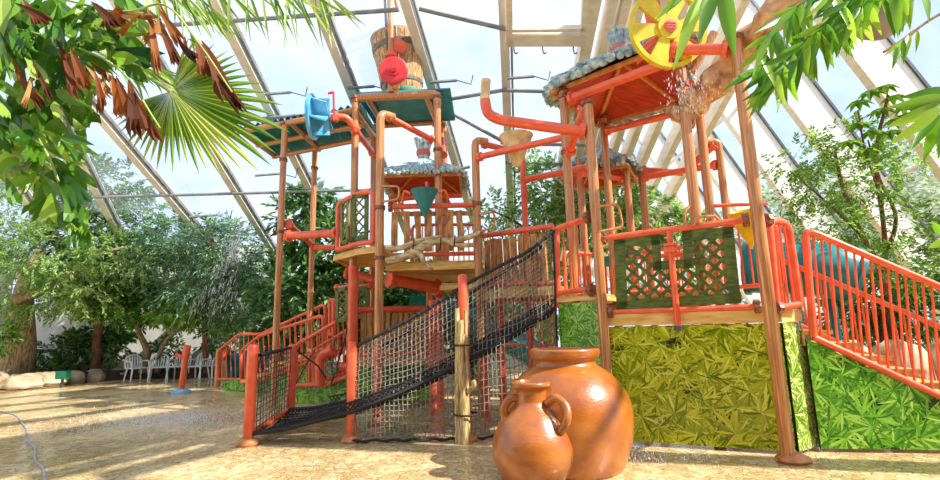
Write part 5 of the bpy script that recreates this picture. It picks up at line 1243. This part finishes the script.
# fan palm leaf
hub = P(171, 91, 3.1)
t = thing('fan_palm_leaf', hub, 'big fan palm leaf with split drooping tips left of the canopy', 'palm leaf')
m = M(); nseg = 40
for i in range(nseg):
    s = i/(nseg-1); a = math.radians(-72+232*s)
    lmax = (62+60*math.exp(-((a-.45)/.75)**2)+12*math.exp(-((a-1.9)/.5)**2))*random.uniform(.92, 1.06); web = lmax*.6
    d = lambda r, da=0.0: P(171+r*math.cos(a+da), 91+r*math.sin(a+da)+ (.0018*max(0, r-web)**2 if r > web else 0), 3.1+.0016*r*(1 if math.cos(a) < 0 else -.6))
    ha = math.radians(232/(nseg-1))/2
    L0, R0_ = d(web, -ha*1.02), d(web, ha*1.02); mid = d(web*1.0); zz = (V((0, 0, H))-hub).normalized()*.018
    ins_ = d(2)
    tip = d(lmax); q = d(web+(lmax-web)*.5); ql = d(web+(lmax-web)*.5, -ha*.5); qr = d(web+(lmax-web)*.5, ha*.5)
    m.add([ins_, L0-zz, mid+zz, R0_-zz, ql-zz*.4, q+zz*.4, qr-zz*.4, tip], [(0, 2, 1), (0, 3, 2), (1, 2, 5, 4), (2, 3, 6, 5), (4, 5, 7), (5, 6, 7)])
m.build('blade', 'lfPalm', t, smooth=False)
M().tube(smoothpath([P(40, 20, 3.6), P(100, 52, 3.3), P(140, 72, 3.2), P(172, 92, 3.1)], 5), [.02]*8+[.014]*8, 8).build('stalk', 'lfPalmStem', t)
# feathery frond along the top
t = thing('feather_palm_frond', P(150, -30, 3.2), 'feathery palm frond hanging from the top edge above the fan leaf', 'palm frond')
m = M()
for x0, y0, x1, y1, n, a0, a1, l0, l1 in ((120, -25, 330, -8, 64, .5, 1.5, 38, 64), (165, -5, 230, 15, 22, .5, 1.0, 30, 45), (60, 40, 170, 75, 34, .3, 1.2, 24, 40)):
    for i in range(n):
        s = random.random(); b = (x0+(x1-x0)*s, y0+(y1-y0)*s+random.uniform(-4, 4)); a = random.uniform(a0, a1)+(.25*(1-s)); l = random.uniform(l0, l1)
        Y0 = random.uniform(3.15, 3.5); lance(m, b, (b[0]+l*math.cos(a), b[1]+l*math.sin(a)), random.uniform(2.2, 3.6), Y0, Y0-.05, .12)
m.build('leaflets', 'lfPalm', t)
M().tube(smoothpath([P(60, -40, 3.4), P(160, -18, 3.3), P(250, -14, 3.3), P(335, -6, 3.3)], 5), .012, 6).build('stem', 'lfPalmStem', t)
# branch at upper right
t = thing('leafy_branch', P(930, -30, 2.3), 'overhanging branch of bright lance-shaped leaves at upper right', 'branch')
tw = [[(960, -30), (905, -12), (845, 12), (805, 40), (772, 82)], [(930, -40), (850, -18), (800, 4), (772, 30), (758, 72)], [(990, -5), (940, 14), (905, 38), (884, 52)], [(900, -40), (870, -14), (840, 8), (820, 30)]]
for k, s in enumerate(tw): M().tube(smoothpath([P(u, v, 2.3+.05*k) for u, v in s], 5), .008, 6).build('twig', 'barkbrown', t)
m = M()
for k, s in enumerate(tw):
    pts = [V((u, v, 0)) for u, v in s]
    for i in range((80, 80, 16, 46)[k]):
        p = along(pts, .18+.82*random.random()); a = random.uniform(1.0, 2.75); l = random.uniform(24, 44)*(.62 if k == 2 else 1)
        Y0 = random.uniform(2.1, 2.5); lance(m, (p.x, p.y), (p.x+l*math.cos(a), p.y+l*math.sin(a)), l*random.uniform(.2, .27), Y0, Y0-random.uniform(-.05, .1), .14, .7)
for b, tp_ in (((772, 60), (746, 92)), ((775, 70), (748, 104)), ((778, 72), (750, 116)), ((776, 78), (756, 112)), ((785, 60), (744, 90)), ((800, 52), (796, 90)), ((806, 48), (812, 76)), ((798, 50), (782, 88))): lance(m, b, tp_, 9, 2.3, 2.25, .1)
m.build('leaves', 'lfBright', t)
t = thing('leafy_branch', P(960, 90, 2.2), 'second branch of broad glossy leaves at the right edge, below the lance-leaved one', 'branch')
M().tube(smoothpath([P(985, 80, 2.2), P(945, 98, 2.2), P(915, 108, 2.2)], 5), .009, 6).build('twig', 'barkbrown', t)
m = M()
for b, tp_, w_ in (((945, 98), (892, 108), 16), ((940, 104), (888, 128), 13), ((942, 108), (890, 146), 12), ((938, 112), (912, 146), 11), ((945, 112), (922, 158), 13), ((950, 115), (938, 156), 12), ((955, 92), (905, 96), 14), ((950, 118), (950, 160), 14), ((938, 108), (902, 118), 12), ((945, 236), (932, 222), 8), ((948, 240), (928, 248), 8)): lance(m, b, tp_, w_, random.uniform(2.1, 2.3), 2.15, .08, .4)
m.build('leaves', 'lfBright', t)
t = thing('hanging_leaves', P(700, -30, 1.9), 'cluster of long pointed leaves hanging from the top edge before the yellow wheel', 'leaves')
M().tube(smoothpath([P(740, -60, 1.9), P(712, -30, 1.9), P(690, -22, 1.9)], 5), .006, 6).build('twig', 'barkbrown', t)
m = M()
for b, tp_, w_ in (((694, -18), (657, 20), 9), ((704, -14), (673, 68), 14), ((710, -12), (690, 22), 10), ((716, -16), (699, 41), 15), ((722, -18), (734, 56), 17), ((700, -20), (672, 6), 9)): lance(m, b, tp_, w_, 1.9, 1.86, .06, .25)
m.build('leaves', 'lfBright', t)
# ------------------------------------------------------------------ water in the air
def spray(label, n, f, l, r):
    m = M()
    for i in range(n):
        p, d = f(); d = V(d).normalized()*l*random.uniform(.4, 1.2); s = d.orthogonal().normalized()*r*random.uniform(.6, 1.3); w = d.cross(s).normalized()*s.length
        m.add([p-d, p+s, p+w, p-s, p-w, p+d], [(0, 2, 1), (0, 3, 2), (0, 4, 3), (0, 1, 4), (5, 1, 2), (5, 2, 3), (5, 3, 4), (5, 4, 1)])
    o = m.build('water_spray', 'water'); return tag(o, label, 'water', kind='stuff')
def f1():
    c = G(165, 424); return c+V((random.gauss(0, .75), random.gauss(0, .45), abs(random.gauss(0, .11)))), (random.gauss(0, .3), 0, 1)
spray('fine water splashing on the paving at left', 4200, f1, .02, .0032)
def f2():
    s = random.random(); p = P(240-42*s*random.uniform(.1, 1.3), 230+85*s+random.uniform(-8, 8), 13.0+random.uniform(-.4, .4)); return p, (-.35, 0, -1)
spray('falling water streaks in front of the blue-green tree', 420, f2, .09, .0045)
def f3():
    p = P(random.gauss(690, 14), random.uniform(70, 112), 5.9+random.uniform(-.1, .2)); return p, (0, 0, -1)
spray('water dripping from the yellow wheel', 170, f3, .03, .005)
def f4():
    c = G(random.choice((640, 700, 808, 655)), 462); return c+V((random.gauss(0, .12), random.gauss(0, .08), abs(random.gauss(0, .08)))), (0, 0, 1)
spray('small splashes on the paving before the yellow leaf panel', 260, f4, .02, .004)
